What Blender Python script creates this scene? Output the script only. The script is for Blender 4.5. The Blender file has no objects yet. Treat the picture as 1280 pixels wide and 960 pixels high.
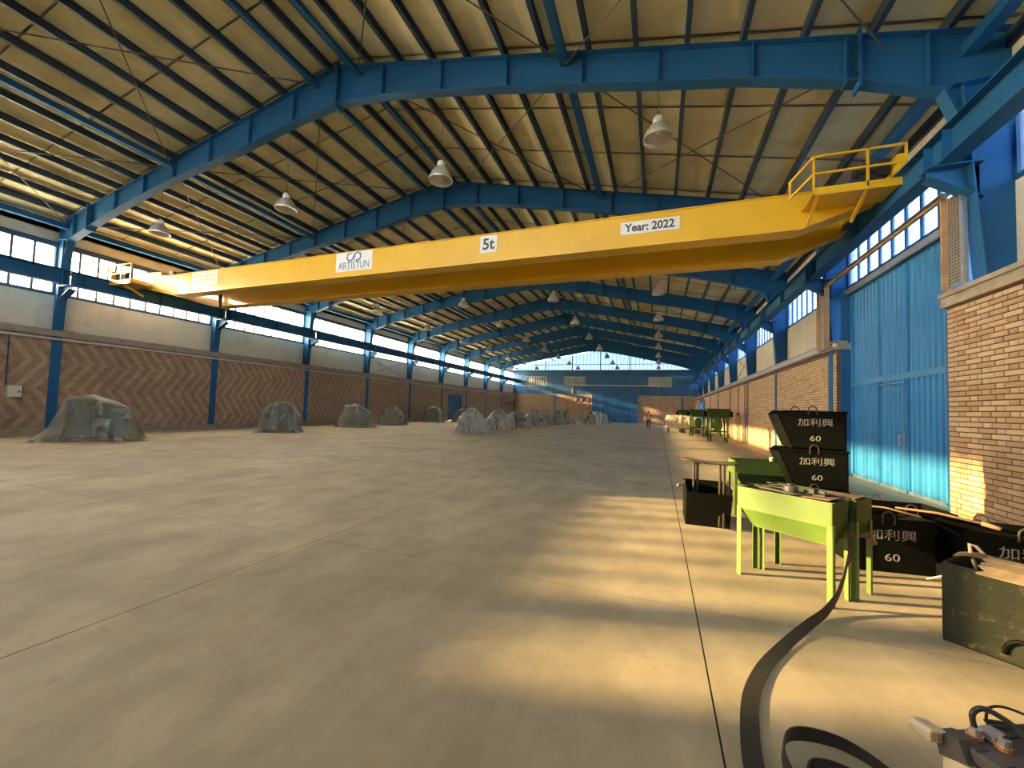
import bpy, bmesh, math, random
import numpy as np
from mathutils import Vector, Matrix, noise
random.seed(7)
rnd = random.Random(7)
S = bpy.context.scene
C = S.collection
PI = math.pi

# ------------------------------------------------------------------ camera
yaw, pit, rol = 0.3522, 0.0453, 0.0325
Fv = Vector((-math.sin(yaw)*math.cos(pit), math.cos(yaw)*math.cos(pit), math.sin(pit)))
R0 = Vector((math.cos(yaw), math.sin(yaw), 0)); U0 = R0.cross(Fv)
Rv = R0*math.cos(rol) + U0*math.sin(rol); Uv = U0*math.cos(rol) - R0*math.sin(rol)
cam_d = bpy.data.cameras.new('camera'); cam = bpy.data.objects.new('camera', cam_d); C.objects.link(cam)
M = Matrix((Rv, Uv, -Fv)).transposed().to_4x4(); M.translation = Vector((0, 0, 1.605)); cam.matrix_world = M
cam_d.sensor_fit = 'HORIZONTAL'; cam_d.sensor_width = 36; cam_d.lens = 36*500.36/1280
cam_d.shift_y = 7.86/1280; cam_d.clip_start = 0.05; cam_d.clip_end = 600
S.camera = cam

# ------------------------------------------------------------------ sky, sun, exposure
w = bpy.data.worlds.new('world'); S.world = w; w.use_nodes = True
wn = w.node_tree.nodes; wn.clear()
sky = wn.new('ShaderNodeTexSky'); sky.sky_type = 'NISHITA'; sky.sun_disc = False
sky.sun_elevation = math.radians(13.4); sky.sun_rotation = math.radians(255.6)
sky.air_density = 1.0; sky.dust_density = 2.5; sky.ozone_density = 1.0; sky.altitude = 900
bg = wn.new('ShaderNodeBackground'); bg.inputs['Strength'].default_value = 0.45
wo = wn.new('ShaderNodeOutputWorld')
w.node_tree.links.new(sky.outputs[0], bg.inputs[0]); w.node_tree.links.new(bg.outputs[0], wo.inputs[0])
sl = bpy.data.lights.new('sun', 'SUN'); sl.energy = 9.5; sl.angle = math.radians(0.8); sl.color = (1.0, 0.64, 0.25)
so = bpy.data.objects.new('sun', sl); C.objects.link(so)
so.rotation_euler = Vector((1, 0.256, -0.238)).to_track_quat('-Z', 'Y').to_euler()
S.view_settings.view_transform = 'Standard'; S.view_settings.look = 'None'
S.view_settings.exposure = 3.2; S.view_settings.gamma = 1.0
S.view_settings.use_curve_mapping = False
S.cycles.max_bounces = 10; S.cycles.diffuse_bounces = 7; S.cycles.transparent_max_bounces = 24
S.cycles.sample_clamp_indirect = 8.0

# ------------------------------------------------------------------ materials
def mat(name, col, rough=0.6, metal=0.0, spec=0.5, var=0.0, vscale=3.0, bump=0.0, bscale=30.0, dirt=None, dscale=1.5, damt=0.5, det=4):
    m = bpy.data.materials.new(name); m.use_nodes = True
    n = m.node_tree.nodes; l = m.node_tree.links; b = n['Principled BSDF']
    b.inputs['Base Color'].default_value = (*col, 1); b.inputs['Roughness'].default_value = rough
    b.inputs['Metallic'].default_value = metal; b.inputs['Specular IOR Level'].default_value = spec
    tc = n.new('ShaderNodeTexCoord')
    src = None
    if var > 0:
        t = n.new('ShaderNodeTexNoise'); t.inputs['Scale'].default_value = vscale; t.inputs['Detail'].default_value = det
        l.new(tc.outputs['Object'], t.inputs['Vector'])
        r = n.new('ShaderNodeMapRange'); r.inputs['From Min'].default_value = 0.3; r.inputs['From Max'].default_value = 0.7
        r.inputs['To Min'].default_value = 1-var; r.inputs['To Max'].default_value = 1+var
        l.new(t.outputs['Fac'], r.inputs['Value'])
        hs = n.new('ShaderNodeMix'); hs.data_type = 'RGBA'; hs.blend_type = 'MULTIPLY'; hs.inputs[0].default_value = 1
        hs.inputs[6].default_value = (*col, 1); l.new(r.outputs[0], hs.inputs[7]); src = hs.outputs[2]
    if dirt:
        t2 = n.new('ShaderNodeTexNoise'); t2.inputs['Scale'].default_value = dscale; t2.inputs['Detail'].default_value = 8; t2.inputs['Roughness'].default_value = 0.65
        l.new(tc.outputs['Object'], t2.inputs['Vector'])
        r2 = n.new('ShaderNodeMapRange'); r2.inputs['From Min'].default_value = 0.62-0.25*damt; r2.inputs['From Max'].default_value = 0.8-0.2*damt
        l.new(t2.outputs['Fac'], r2.inputs['Value'])
        mx = n.new('ShaderNodeMix'); mx.data_type = 'RGBA'; l.new(r2.outputs[0], mx.inputs[0])
        if src: l.new(src, mx.inputs[6])
        else: mx.inputs[6].default_value = (*col, 1)
        mx.inputs[7].default_value = (*dirt, 1); src = mx.outputs[2]
    if src: l.new(src, b.inputs['Base Color'])
    if bump > 0:
        t3 = n.new('ShaderNodeTexNoise'); t3.inputs['Scale'].default_value = bscale; t3.inputs['Detail'].default_value = 5
        l.new(tc.outputs['Object'], t3.inputs['Vector'])
        bp = n.new('ShaderNodeBump'); bp.inputs['Strength'].default_value = bump; bp.inputs['Distance'].default_value = 0.02
        l.new(t3.outputs['Fac'], bp.inputs['Height']); l.new(bp.outputs[0], b.inputs['Normal'])
    return m

MT = {}
def concrete():
    m = bpy.data.materials.new('concrete_floor'); m.use_nodes = True
    n = m.node_tree.nodes; l = m.node_tree.links; b = n['Principled BSDF']
    tc = n.new('ShaderNodeTexCoord'); o = tc.outputs['Object']
    def ns(sc, det, rg=0.5, sx=None):
        t = n.new('ShaderNodeTexNoise'); t.inputs['Scale'].default_value = sc; t.inputs['Detail'].default_value = det; t.inputs['Roughness'].default_value = rg
        if sx:
            mp = n.new('ShaderNodeMapping'); mp.inputs['Scale'].default_value = sx; l.new(o, mp.inputs[0]); l.new(mp.outputs[0], t.inputs['Vector'])
        else: l.new(o, t.inputs['Vector'])
        return t.outputs['Fac']
    cr = n.new('ShaderNodeValToRGB'); cr.color_ramp.elements[0].position = .32; cr.color_ramp.elements[0].color = (.275, .238, .155, 1)
    cr.color_ramp.elements[1].position = .68; cr.color_ramp.elements[1].color = (.40, .352, .24, 1)
    l.new(ns(.45, 5, .55), cr.inputs[0])
    mr = n.new('ShaderNodeMapRange'); mr.inputs['From Min'].default_value = .3; mr.inputs['From Max'].default_value = .7; mr.inputs['To Min'].default_value = .76; mr.inputs['To Max'].default_value = 1.2
    l.new(ns(2.2, 9, .65, (1, .6, 1)), mr.inputs[0])
    mx = n.new('ShaderNodeMix'); mx.data_type = 'RGBA'; mx.blend_type = 'MULTIPLY'; mx.inputs[0].default_value = 1
    l.new(cr.outputs[0], mx.inputs[6]); l.new(mr.outputs[0], mx.inputs[7])
    # scuffs: darker marks
    mr2 = n.new('ShaderNodeMapRange'); mr2.inputs['From Min'].default_value = .60; mr2.inputs['From Max'].default_value = .72; mr2.inputs['To Min'].default_value = 0; mr2.inputs['To Max'].default_value = .45
    l.new(ns(5.5, 7, .7), mr2.inputs[0])
    mx2 = n.new('ShaderNodeMix'); mx2.data_type = 'RGBA'; l.new(mr2.outputs[0], mx2.inputs[0]); l.new(mx.outputs[2], mx2.inputs[6]); mx2.inputs[7].default_value = (.165, .13, .09, 1)
    l.new(mx2.outputs[2], b.inputs['Base Color'])
    mr3 = n.new('ShaderNodeMapRange'); mr3.inputs['To Min'].default_value = .42; mr3.inputs['To Max'].default_value = .78
    l.new(ns(1.3, 6), mr3.inputs[0]); l.new(mr3.outputs[0], b.inputs['Roughness']); b.inputs['Specular IOR Level'].default_value = .35
    bp = n.new('ShaderNodeBump'); bp.inputs['Strength'].default_value = .25; bp.inputs['Distance'].default_value = .01
    l.new(ns(18, 8, .7), bp.inputs['Height']); l.new(bp.outputs[0], b.inputs['Normal'])
    return m
MT['floor'] = concrete()
MT['joint'] = mat('joint_filler', (.03, .025, .02), 1.0, spec=0)
MT['ground'] = mat('outside_ground', (.30, .26, .20), .9, var=.2, vscale=.1)
MT['blue'] = mat('blue_steel_paint', (.010, .100, .25), .62, spec=.3, var=.12, vscale=1.3, dirt=(.02, .10, .25), damt=.3, bump=.03, bscale=8)
MT['purlin'] = mat('purlin_paint', (.035, .070, .115), .5, var=.2, vscale=.8)
MT['endblue'] = mat('blue_cladding', (.014, .105, .26), .45, var=.15, vscale=.7)
MT['door'] = mat('blue_door_paint', (.028, .20, .44), .42, var=.10, vscale=1.6, dirt=(.10, .27, .42), dscale=2.5, damt=.12)
MT['doorrust'] = mat('worn_door_paint', (.10, .20, .30), .6, var=.3, vscale=8, dirt=(.22, .17, .12), dscale=6, damt=.6)
MT['cream'] = mat('cream_panel', (.62, .58, .48), .55, var=.06, vscale=1.2, dirt=(.50, .44, .33), dscale=.8, damt=.3)
MT['conc'] = mat('cement', (.30, .25, .20), .85, var=.2, vscale=3, bump=.3, bscale=25)
MT['coping'] = mat('coping_stone', (.36, .30, .22), .8, var=.2, vscale=5)
MT['mortar_l'] = mat('mortar_left', (.27, .195, .135), .9, var=.2, vscale=3)
MT['mortar_r'] = mat('mortar_right', (.15, .075, .045), .9, var=.2, vscale=3)
MT['bl1'] = mat('brick_light', (.44, .325, .22), .85, var=.15, vscale=1.5)
MT['bl2'] = mat('brick_pale', (.39, .285, .19), .85, var=.15, vscale=1.5)
MT['bd1'] = mat('brick_dark', (.335, .222, .150), .85, var=.18, vscale=1.5)
MT['bd2'] = mat('brick_brown', (.295, .195, .132), .85, var=.18, vscale=1.5)
MT['br1'] = mat('brick_tan', (.56, .38, .21), .8, var=.12, vscale=4, bump=.25, bscale=60)
MT['br2'] = mat('brick_tan_pale', (.60, .43, .26), .8, var=.12, vscale=4, bump=.25, bscale=60)
MT['br3'] = mat('brick_tan_deep', (.48, .31, .165), .8, var=.12, vscale=4, bump=.25, bscale=60)
MT['yellow'] = mat('crane_yellow', (.74, .44, .018), .36, var=.05, vscale=1.2, dirt=(.66, .36, .02), dscale=.8, damt=.15)
MT['white'] = mat('sign_white', (.80, .80, .78), .4)
MT['fadedwhite'] = mat('faded_sign', (.72, .66, .56), .5)
MT['ink'] = mat('sign_dark_grey', (.06, .065, .08), .5)
MT['inkblue'] = mat('sign_blue', (.05, .16, .42), .5)
MT['inkgrey'] = mat('sign_pale_grey', (.35, .33, .32), .5)
MT['motor'] = mat('motor_grey', (.035, .035, .04), .45, var=.2)
MT['galv'] = mat('galvanised', (.44, .43, .40), .35, metal=.75, var=.15, vscale=8)
MT['tan'] = mat('tan_edge', (.42, .26, .13), .7, var=.2)
MT['rod'] = mat('rod_steel', (.10, .085, .07), .5)
MT['reflector'] = mat('lamp_reflector', (.62, .60, .56), .3, metal=.55)
MT['lampcap'] = mat('lamp_body', (.55, .54, .50), .5)
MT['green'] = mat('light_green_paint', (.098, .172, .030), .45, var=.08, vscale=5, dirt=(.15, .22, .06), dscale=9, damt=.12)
MT['dgreen'] = mat('machine_and_shade_green', (.035, .068, .018), .6, spec=.15, var=.1, vscale=5)  # dark green of the stands; also painted on trough faces in shade
MT['bin'] = mat('black_green_paint', (.0026, .0036, .0022), .6, var=.3, vscale=6, dirt=(.009, .009, .006), dscale=8, damt=.3, spec=.12)
MT['olive'] = mat('worn_olive_paint', (.021, .025, .013), .6, spec=.25, var=.25, vscale=5, dirt=(.17, .115, .035), dscale=11, damt=.2, bump=.2, bscale=40)
MT['paintw'] = mat('white_stencil', (.25, .25, .215), .8, var=.3, vscale=30)
MT['bar'] = mat('dark_bar', (.050, .038, .030), .45, var=.2)
MT['rubber'] = mat('black_rubber', (.022, .020, .018), .5, var=.2, vscale=10)
MT['card'] = mat('brown_board', (.17, .105, .058), .75, var=.2, vscale=12)
MT['wood'] = mat('packing_wood', (.28, .205, .11), .7, var=.25, vscale=14)
MT['beige'] = mat('beige_plastic', (.58, .50, .34), .45, var=.05)
MT['charc'] = mat('charcoal_plastic', (.07, .065, .06), .5, var=.1)
MT['copper'] = mat('copper_lug', (.75, .33, .16), .3, metal=.7)
MT['mach'] = mat('covered_green_machine', (.030, .060, .040), .5, var=.3, vscale=4)
MT['skin'] = mat('skin', (.45, .27, .18), .6)
MT['hair'] = mat('hair', (.02, .015, .01), .6)
MT['redcloth'] = mat('red_cloth', (.42, .05, .04), .8)
MT['whitecloth'] = mat('white_cloth', (.6, .55, .5), .8)
MT['darkcloth'] = mat('dark_cloth', (.02, .02, .025), .8)
MT['gate'] = mat('blue_gate_paint', (.016, .125, .33), .4, var=.1)
MT['orange'] = mat('orange_steel', (.33, .14, .05), .5)
MT['frame'] = mat('window_frame_paint', (.05, .09, .14), .5)
MT['framew'] = mat('window_frame_pale', (.45, .45, .42), .5)

def blanket():
    m = bpy.data.materials.new('roof_insulation'); m.use_nodes = True
    n = m.node_tree.nodes; l = m.node_tree.links; b = n['Principled BSDF']; b.inputs['Roughness'].default_value = .85; b.inputs['Specular IOR Level'].default_value = .2
    tc = n.new('ShaderNodeTexCoord'); o = tc.outputs['Object']
    t = n.new('ShaderNodeTexNoise'); t.inputs['Scale'].default_value = .9; t.inputs['Detail'].default_value = 7; t.inputs['Roughness'].default_value = .6
    l.new(o, t.inputs['Vector'])
    cr = n.new('ShaderNodeValToRGB'); e = cr.color_ramp.elements
    e[0].position = .30; e[0].color = (.63, .565, .29, 1); e[1].position = .66; e[1].color = (.86, .80, .50, 1)
    l.new(t.outputs['Fac'], cr.inputs[0]); l.new(cr.outputs[0], b.inputs['Base Color'])
    wv = n.new('ShaderNodeTexWave'); wv.wave_type = 'BANDS'; wv.bands_direction = 'X'; wv.inputs['Scale'].default_value = 1.1; wv.inputs['Distortion'].default_value = 1.5; wv.inputs['Detail'].default_value = 3
    l.new(o, wv.inputs['Vector'])
    bp = n.new('ShaderNodeBump'); bp.inputs['Strength'].default_value = .14; bp.inputs['Distance'].default_value = .06; l.new(wv.outputs['Fac'], bp.inputs['Height']); l.new(bp.outputs[0], b.inputs['Normal'])
    return m
MT['blanket'] = blanket()

def pane_mat(name='window_pane', tint=(.95,.97,1), f=.38):
    m = bpy.data.materials.new(name); m.use_nodes = True
    n = m.node_tree.nodes; l = m.node_tree.links; n.remove(n['Principled BSDF']); out = n['Material Output']
    tr = n.new('ShaderNodeBsdfTransparent'); tr.inputs[0].default_value = (*tint, 1)
    tl = n.new('ShaderNodeBsdfTranslucent'); tl.inputs[0].default_value = (*[c*.9 for c in tint], 1)
    gl = n.new('ShaderNodeBsdfGlossy'); gl.inputs['Roughness'].default_value = .1
    a = n.new('ShaderNodeMixShader'); a.inputs[0].default_value = f
    l.new(tr.outputs[0], a.inputs[1]); l.new(tl.outputs[0], a.inputs[2])
    b = n.new('ShaderNodeMixShader'); b.inputs[0].default_value = .05
    l.new(a.outputs[0], b.inputs[1]); l.new(gl.outputs[0], b.inputs[2]); l.new(b.outputs[0], out.inputs[0])
    return m
MT['pane'] = pane_mat()
MT['pane_gable'] = pane_mat('tinted_gable_sheet', (.30,.33,.37), .15)
MT['pane_dim'] = pane_mat('dim_tinted_pane', (.13,.12,.10), .5)  # dark tint stands in for a dim room behind the far windows
MT['pane_r'] = pane_mat('right_window_pane', (.62,.68,.78), .25)

def film_mat(name, alpha, col):
    m = bpy.data.materials.new(name); m.use_nodes = True
    n = m.node_tree.nodes; l = m.node_tree.links; b = n['Principled BSDF']; out = n['Material Output']
    b.inputs['Base Color'].default_value = (*col, 1); b.inputs['Roughness'].default_value = .2; b.inputs['Specular IOR Level'].default_value = .6
    tc = n.new('ShaderNodeTexCoord')
    t = n.new('ShaderNodeTexNoise'); t.inputs['Scale'].default_value = 2.6; t.inputs['Detail'].default_value = 4; t.inputs['Distortion'].default_value = .8
    mp = n.new('ShaderNodeMapping'); mp.inputs['Scale'].default_value = (1.5, 1.5, .45); l.new(tc.outputs['Object'], mp.inputs[0]); l.new(mp.outputs[0], t.inputs['Vector'])
    bp = n.new('ShaderNodeBump'); bp.inputs['Strength'].default_value = .45; bp.inputs['Distance'].default_value = .05
    l.new(t.outputs['Fac'], bp.inputs['Height']); l.new(bp.outputs[0], b.inputs['Normal'])
    mr = n.new('ShaderNodeMapRange'); mr.inputs['From Min'].default_value = .35; mr.inputs['From Max'].default_value = .65
    mr.inputs['To Min'].default_value = alpha-.07; mr.inputs['To Max'].default_value = min(1, alpha+.10)
    l.new(t.outputs['Fac'], mr.inputs[0])
    tr = n.new('ShaderNodeBsdfTransparent'); mx = n.new('ShaderNodeMixShader')
    l.new(mr.outputs[0], mx.inputs[0]); l.new(tr.outputs[0], mx.inputs[1]); l.new(b.outputs[0], mx.inputs[2]); l.new(mx.outputs[0], out.inputs[0])
    return m
MT['film'] = film_mat('plastic_film', .40, (.60, .60, .54))
MT['film2'] = film_mat('dull_plastic_film', .58, (.21, .21, .155))
MT['film3'] = film_mat('clear_wrap', .62, (.66, .60, .45))
MT['tarp'] = mat('dark_tarp', (.05, .055, .05), .6, var=.3, bump=.6, bscale=6)

# ------------------------------------------------------------------ mesh helpers
class MB:
    def __init__(s): s.v = []; s.f = []; s.m = []
    def add(s, vs, fs, mi=0):
        k = len(s.v); s.v += [tuple(v) for v in vs]; s.f += [tuple(i+k for i in f) for f in fs]; s.m += [mi]*len(fs); return s
    def box(s, x0, x1, y0, y1, z0, z1, mi=0):
        return s.add([(x0,y0,z0),(x1,y0,z0),(x1,y1,z0),(x0,y1,z0),(x0,y0,z1),(x1,y0,z1),(x1,y1,z1),(x0,y1,z1)],
                     [(0,3,2,1),(4,5,6,7),(0,1,5,4),(1,2,6,5),(2,3,7,6),(3,0,4,7)], mi)
    def obox(s, p, q, wd, hd, mi=0, up=(0,0,1)):      # box bar between p and q, width wd (side), height hd (up)
        p = Vector(p); q = Vector(q); d = (q-p).normalized(); u = Vector(up)
        sd = d.cross(u)
        if sd.length < 1e-4: sd = d.cross(Vector((1,0,0)))
        sd.normalize(); u = sd.cross(d).normalized()
        vs = []
        for c in (p, q):
            for a, b in ((-1,-1),(1,-1),(1,1),(-1,1)): vs.append(c+sd*(a*wd/2)+u*(b*hd/2))
        return s.add(vs, [(0,1,2,3),(7,6,5,4),(0,4,5,1),(1,5,6,2),(2,6,7,3),(3,7,4,0)], mi)
    def prism(s, poly, fn, a, b, mi=0):               # extrude 2D polygon; fn(u,v,w)->xyz
        n = len(poly); vs = [fn(u,v,a) for u,v in poly]+[fn(u,v,b) for u,v in poly]
        fs = [tuple(range(n)), tuple(range(2*n-1, n-1, -1))]+[(i, i+n, (i+1)%n+n, (i+1)%n) for i in range(n)]
        return s.add(vs, fs, mi)
    def tube(s, pts, r, n=8, mi=0, closed=False, flat=None):
        pts = [Vector(p) for p in pts]; N = len(pts); rings = []
        prev = None
        for i, p in enumerate(pts):
            d = (pts[min(i+1,N-1)]-pts[max(i-1,0)]).normalized()
            if prev is None:
                sd = d.cross(Vector((0,0,1)))
                if sd.length < 1e-3: sd = d.cross(Vector((1,0,0)))
            else: sd = prev - d*prev.dot(d)
            sd.normalize(); prev = sd; u = sd.cross(d)
            rr = r[i] if isinstance(r, (list, tuple)) else r
            rings.append([p+sd*(math.cos(t*2*PI/n)*rr)+u*(math.sin(t*2*PI/n)*rr*(flat or 1)) for t in range(n)])
        vs = [v for g in rings for v in g]
        fs = [(i*n+j, i*n+(j+1)%n, (i+1)*n+(j+1)%n, (i+1)*n+j) for i in range(N-1) for j in range(n)]
        fs += [tuple(range(n-1,-1,-1)), tuple((N-1)*n+j for j in range(n))]
        return s.add(vs, fs, mi)
    def lathe(s, prof, c=(0,0,0), n=20, mi=0):
        c = Vector(c); vs = []
        for r, z in prof:
            for j in range(n): vs.append((c.x+r*math.cos(2*PI*j/n), c.y+r*math.sin(2*PI*j/n), c.z+z))
        fs = [(i*n+j, i*n+(j+1)%n, (i+1)*n+(j+1)%n, (i+1)*n+j) for i in range(len(prof)-1) for j in range(n)]
        return s.add(vs, fs, mi)
    def mesh(s, name, mats, smooth=False):
        me = bpy.data.meshes.new(name); me.from_pydata(s.v, [], s.f)
        for m in (mats if isinstance(mats, (list,tuple)) else [mats]): me.materials.append(MT[m] if isinstance(m, str) else m)
        if any(s.m): me.polygons.foreach_set('material_index', s.m)
        if smooth: me.polygons.foreach_set('use_smooth', [True]*len(me.polygons))
        me.update(); return me
def link(name, me, parent=None, loc=None, rz=None):
    o = bpy.data.objects.new(name, me); C.objects.link(o)
    if parent: o.parent = parent
    if loc: o.location = loc
    if rz is not None: o.rotation_euler = (0,0,rz)
    return o
def P(mb, name, mats, parent=None, world=False, smooth=False, bev=0, loc=None, rz=None):
    if world and parent:
        t = parent.location; mb.v = [(v[0]-t.x, v[1]-t.y, v[2]-t.z) for v in mb.v]
    me = mb.mesh(name, mats, smooth)
    bm = bmesh.new(); bm.from_mesh(me); bmesh.ops.recalc_face_normals(bm, faces=bm.faces)
    if bev: bmesh.ops.bevel(bm, geom=list(bm.edges), offset=bev, segments=1, affect='EDGES', clamp_overlap=True)
    bm.to_mesh(me); bm.free()
    return link(name, me, parent, loc, rz)
def thing(name, label, cat, loc=(0,0,0), rz=0, group=None):
    o = bpy.data.objects.new(name, None); C.objects.link(o); o.empty_display_size = .2
    o.location = loc; o.rotation_euler = (0,0,rz); o['label'] = label; o['category'] = cat
    if group: o['group'] = group
    return o
def tag(o, label, cat, group=None):
    o['label'] = label; o['category'] = cat
    if group: o['group'] = group
    return o
def struct(o, label=None, cat=None):
    o['kind'] = 'structure'
    if label: o['label'] = label
    if cat: o['category'] = cat
    return o
def sempty(name, label, cat, loc=(0,0,0)):
    o = bpy.data.objects.new(name, None); C.objects.link(o); o.location = loc; return struct(o, label, cat)
def copytree(o, parent=None, label=None, group=None, loc=None, rz=None):
    c = o.copy(); C.objects.link(c)
    if parent: c.parent = parent
    if label: c['label'] = label
    if group: c['group'] = group
    if loc: c.location = loc
    if rz is not None: c.rotation_euler = (0,0,rz)
    for ch in list(o.children):
        if ch is not c: copytree(ch, c)
    return c
def text(s, size, parent, name, m, mtx, extrude=.002, sx=1.0, align='CENTER', bold=0):
    cu = bpy.data.curves.new('txt', 'FONT'); cu.body = s; cu.size = size; cu.extrude = extrude; cu.offset = bold; cu.align_x = align; cu.align_y = 'CENTER'; cu.resolution_u = 3
    t = bpy.data.objects.new('txt', cu); C.objects.link(t)
    dg = bpy.context.evaluated_depsgraph_get(); me = bpy.data.meshes.new_from_object(t.evaluated_get(dg))
    bpy.data.objects.remove(t); bpy.data.curves.remove(cu)
    me.transform(Matrix.Diagonal((sx,1,1,1))); me.transform(mtx); me.materials.clear(); me.materials.append(MT[m])
    return link(name, me, parent)
def fit_w(me_obj, wdt): pass
def face_mtx(o, ux, uy):            # text X axis -> ux, Y axis -> uy, at origin o
    ux = Vector(ux).normalized(); uy = Vector(uy).normalized(); uz = ux.cross(uy)
    m = Matrix((ux, uy, uz)).transposed().to_4x4(); m.translation = Vector(o); return m

# ------------------------------------------------------------------ main dimensions
XL, XR = -22.35, 4.85               # inner faces of the brick walls
XLo, XRo = -22.9, 5.40              # outer cladding line
XP = -22.82; XPR = 5.30; XN = 4.79
Y0, BAY = 8.55, 6.0
YN, YE = Y0-2*BAY, 62.55            # near wall, far wall
XRG, ZRG = -8.70, 11.15
TL, TR = (8.40-ZRG)/(XLo-XRG), (7.95-ZRG)/(XRo-XRG)
def T(x): return ZRG + (x-XRG)*(TL if x < XRG else TR)

# ------------------------------------------------------------------ floor
gr = MB().box(-300, 300, -200, 400, -.6, -.25); struct(P(gr, 'ground', 'ground'), 'dry open ground outside the hall', 'ground')
fl = struct(P(MB().box(XLo-.3, XRo+.4, YN-.4, YE+.4, -.24, -.002), 'floor', 'joint'), 'grey brown concrete floor slab with saw-cut joints', 'floor')
xs = [XL-.0, -17.2, -12.7, -8.22, -3.70, .31, XR]
ys = [YN, -.40, 3.72, 6.56, 10.74] ; 
while ys[-1] < YE-5: ys.append(ys[-1]+4.15)
ys.append(YE)
xs[0] = XLo; xs[-1] = XRo
for a in range(len(xs)-1):
    for b in range(len(ys)-1):
        g = .0055
        P(MB().box(xs[a]+g, xs[a+1]-g, ys[b]+g*.7, ys[b+1]-g*.7, -.05, 0), 'floor_slab', 'floor', fl)

# ------------------------------------------------------------------ brick walls
def bricks(fr, u0, u1, z0, z1, pat, colf, ch=.072, jt=.014, proud=.012, shift=None, rows=None):
    """fr(u,z,d)->xyz ; d = distance proud of the mortar plane"""
    mb = MB(); V = mb.v; Fc = mb.f; Mi = mb.m
    tot = sum(pat); n = int((z1-z0)/ch)
    for r in range(n):
        if rows and not (rows[0] <= r < rows[1]): continue
        za = z0+r*ch; zb = za+ch-jt; s = shift(r) if shift else (0 if r % 2 == 0 else tot/2)
        u = math.floor((u0-s)/tot)*tot+s; k = 0
        while u < u1:
            L = pat[k % len(pat)]; a, b = max(u, u0), min(u+L-jt, u1)
            if b-a > .03:
                d = proud+rnd.uniform(-.003, .003); i = len(V)
                V += [fr(a,za,0), fr(b,za,0), fr(b,zb,0), fr(a,zb,0), fr(a,za,d), fr(b,za,d), fr(b,zb,d), fr(a,zb,d)]
                Fc += [(i+4,i+5,i+6,i+7),(i,i+1,i+5,i+4),(i+1,i+2,i+6,i+5),(i+2,i+3,i+7,i+6),(i+3,i,i+4,i+7)]
                Mi += [colf(r, k % len(pat))]*5
            u += L; k += 1
    return mb
def tri(r, h=15): q = r % (2*h); return q if q < h else 2*h-q
chev = lambda r: .048*tri(r+9)
lcol = lambda r, k: (0 if k < 1 else 2)+(rnd.random() < .45)
rcol = lambda r, k: rnd.choice((0,0,1,1,2))
LM = ['bl1','bl2','bd1','bd2']; RM = ['br1','br2','br3']
def stuff(o): o['kind'] = 'stuff'; return o
# left wall
wl = struct(P(MB().box(XLo, XL-.012, YN, 40.1, 0, 3.86).box(XLo, XL-.012, 43.2, YE, 0, 3.86).box(XLo, XL-.012, 40.1, 43.2, 2.95, 3.86), 'wall_left', 'mortar_l'),
            'left brick wall with chevron coursing', 'wall')
P(MB().box(XL-.02, XL+.03, YN, 40.05, 0, .26).box(XL-.02, XL+.03, 43.25, YE, 0, .26), 'plinth', 'conc', wl)
P(MB().box(XLo, XL+.05, YN, YE, 3.86, 4.10), 'coping', 'conc', wl)
frl = lambda u,z,d: (XL-.012+d, u, z)
for a, b, zz in ((YN, 40.1, .26), (43.2, YE-.05, .26), (40.1, 43.2, 2.96)):
    stuff(P(bricks(frl, a, b, zz, 3.85, [.22,.22], lcol, shift=chev), 'brick_courses', LM, wl))
# right wall
wr = struct(P(MB().box(XN+.012, XRo, YN, 9.26, 0, 3.62).box(XR+.012, XRo, 14.18, 50.6, 0, 3.62).box(XR+.012, XRo, 55.2, YE, 0, 3.62).box(XR+.012, XRo, 50.6, 55.2, 3.2, 3.62), 'wall_right', 'mortar_r'),
            'right tan brick wall', 'wall')
frr = lambda u,z,d: (XR+.012-d, u, z)
for a, b in ((YN, 7.2), (14.18, 50.6), (55.2, YE-.05)):
    stuff(P(bricks(frr if a > 0 else (lambda u,z,d: (XN+.012-d, u, z)), a, b, 0, 3.61, [.36,.17], rcol, ch=.086, jt=.019, proud=.016), 'brick_courses', RM, wr))
# bricks of the pier near the camera, one by one
cand = []
pat = [.36,.17]; rr = random.Random(3)
for r in range(42):
    s = 0 if r % 2 == 0 else .265
    u = math.floor((7.2-s)/.53)*.53+s; k = 0
    while u < 9.25:
        L = pat[k%2]; a, b = max(u,7.2), min(u+L-.019, 9.25)
        if b-a > .03: cand.append((a, b, r, k%2))
        u += L; k += 1
cand.sort(key=lambda c: (abs(c[0]-8.55) if c[2] > 8 else 99+abs(c[0]-8.55)))
pm = {}
rest = MB()
for q, (a, b, r, k) in enumerate(cand):
    z = r*.086; d = .016+rr.uniform(-.004, .004)
    if q < 300:
        key = (round(b-a, 2), rr.randrange(6))
        if key not in pm:
            L = b-a; mb = MB().box(-d, 0, 0, L, 0, .067)
            me = mb.mesh('brick', RM[key[1] % 3]); bm = bmesh.new(); bm.from_mesh(me); bmesh.ops.recalc_face_normals(bm, faces=bm.faces)
            bmesh.ops.bevel(bm, geom=list(bm.edges), offset=.003, segments=1, affect='EDGES'); bm.to_mesh(me); bm.free(); pm[key] = me
        link('brick', pm[key], wr, (XN+.012, a, z))
    else: rest.box(XN+.012-d, XN+.012, a, b, z, z+.067, rr.choice((0,1,2)))
stuff(P(rest, 'brick_courses', RM, wr))
for a, b in ((YN, 9.28), (14.1, YE)):
    q_ = XN if a < 0 else XR
    P(MB().box(q_-.08, XRo, a, b, 3.63, 3.80).box(q_-.12, XR+.25, a, b, 3.80, 3.88), 'coping', 'coping', wr)

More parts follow.
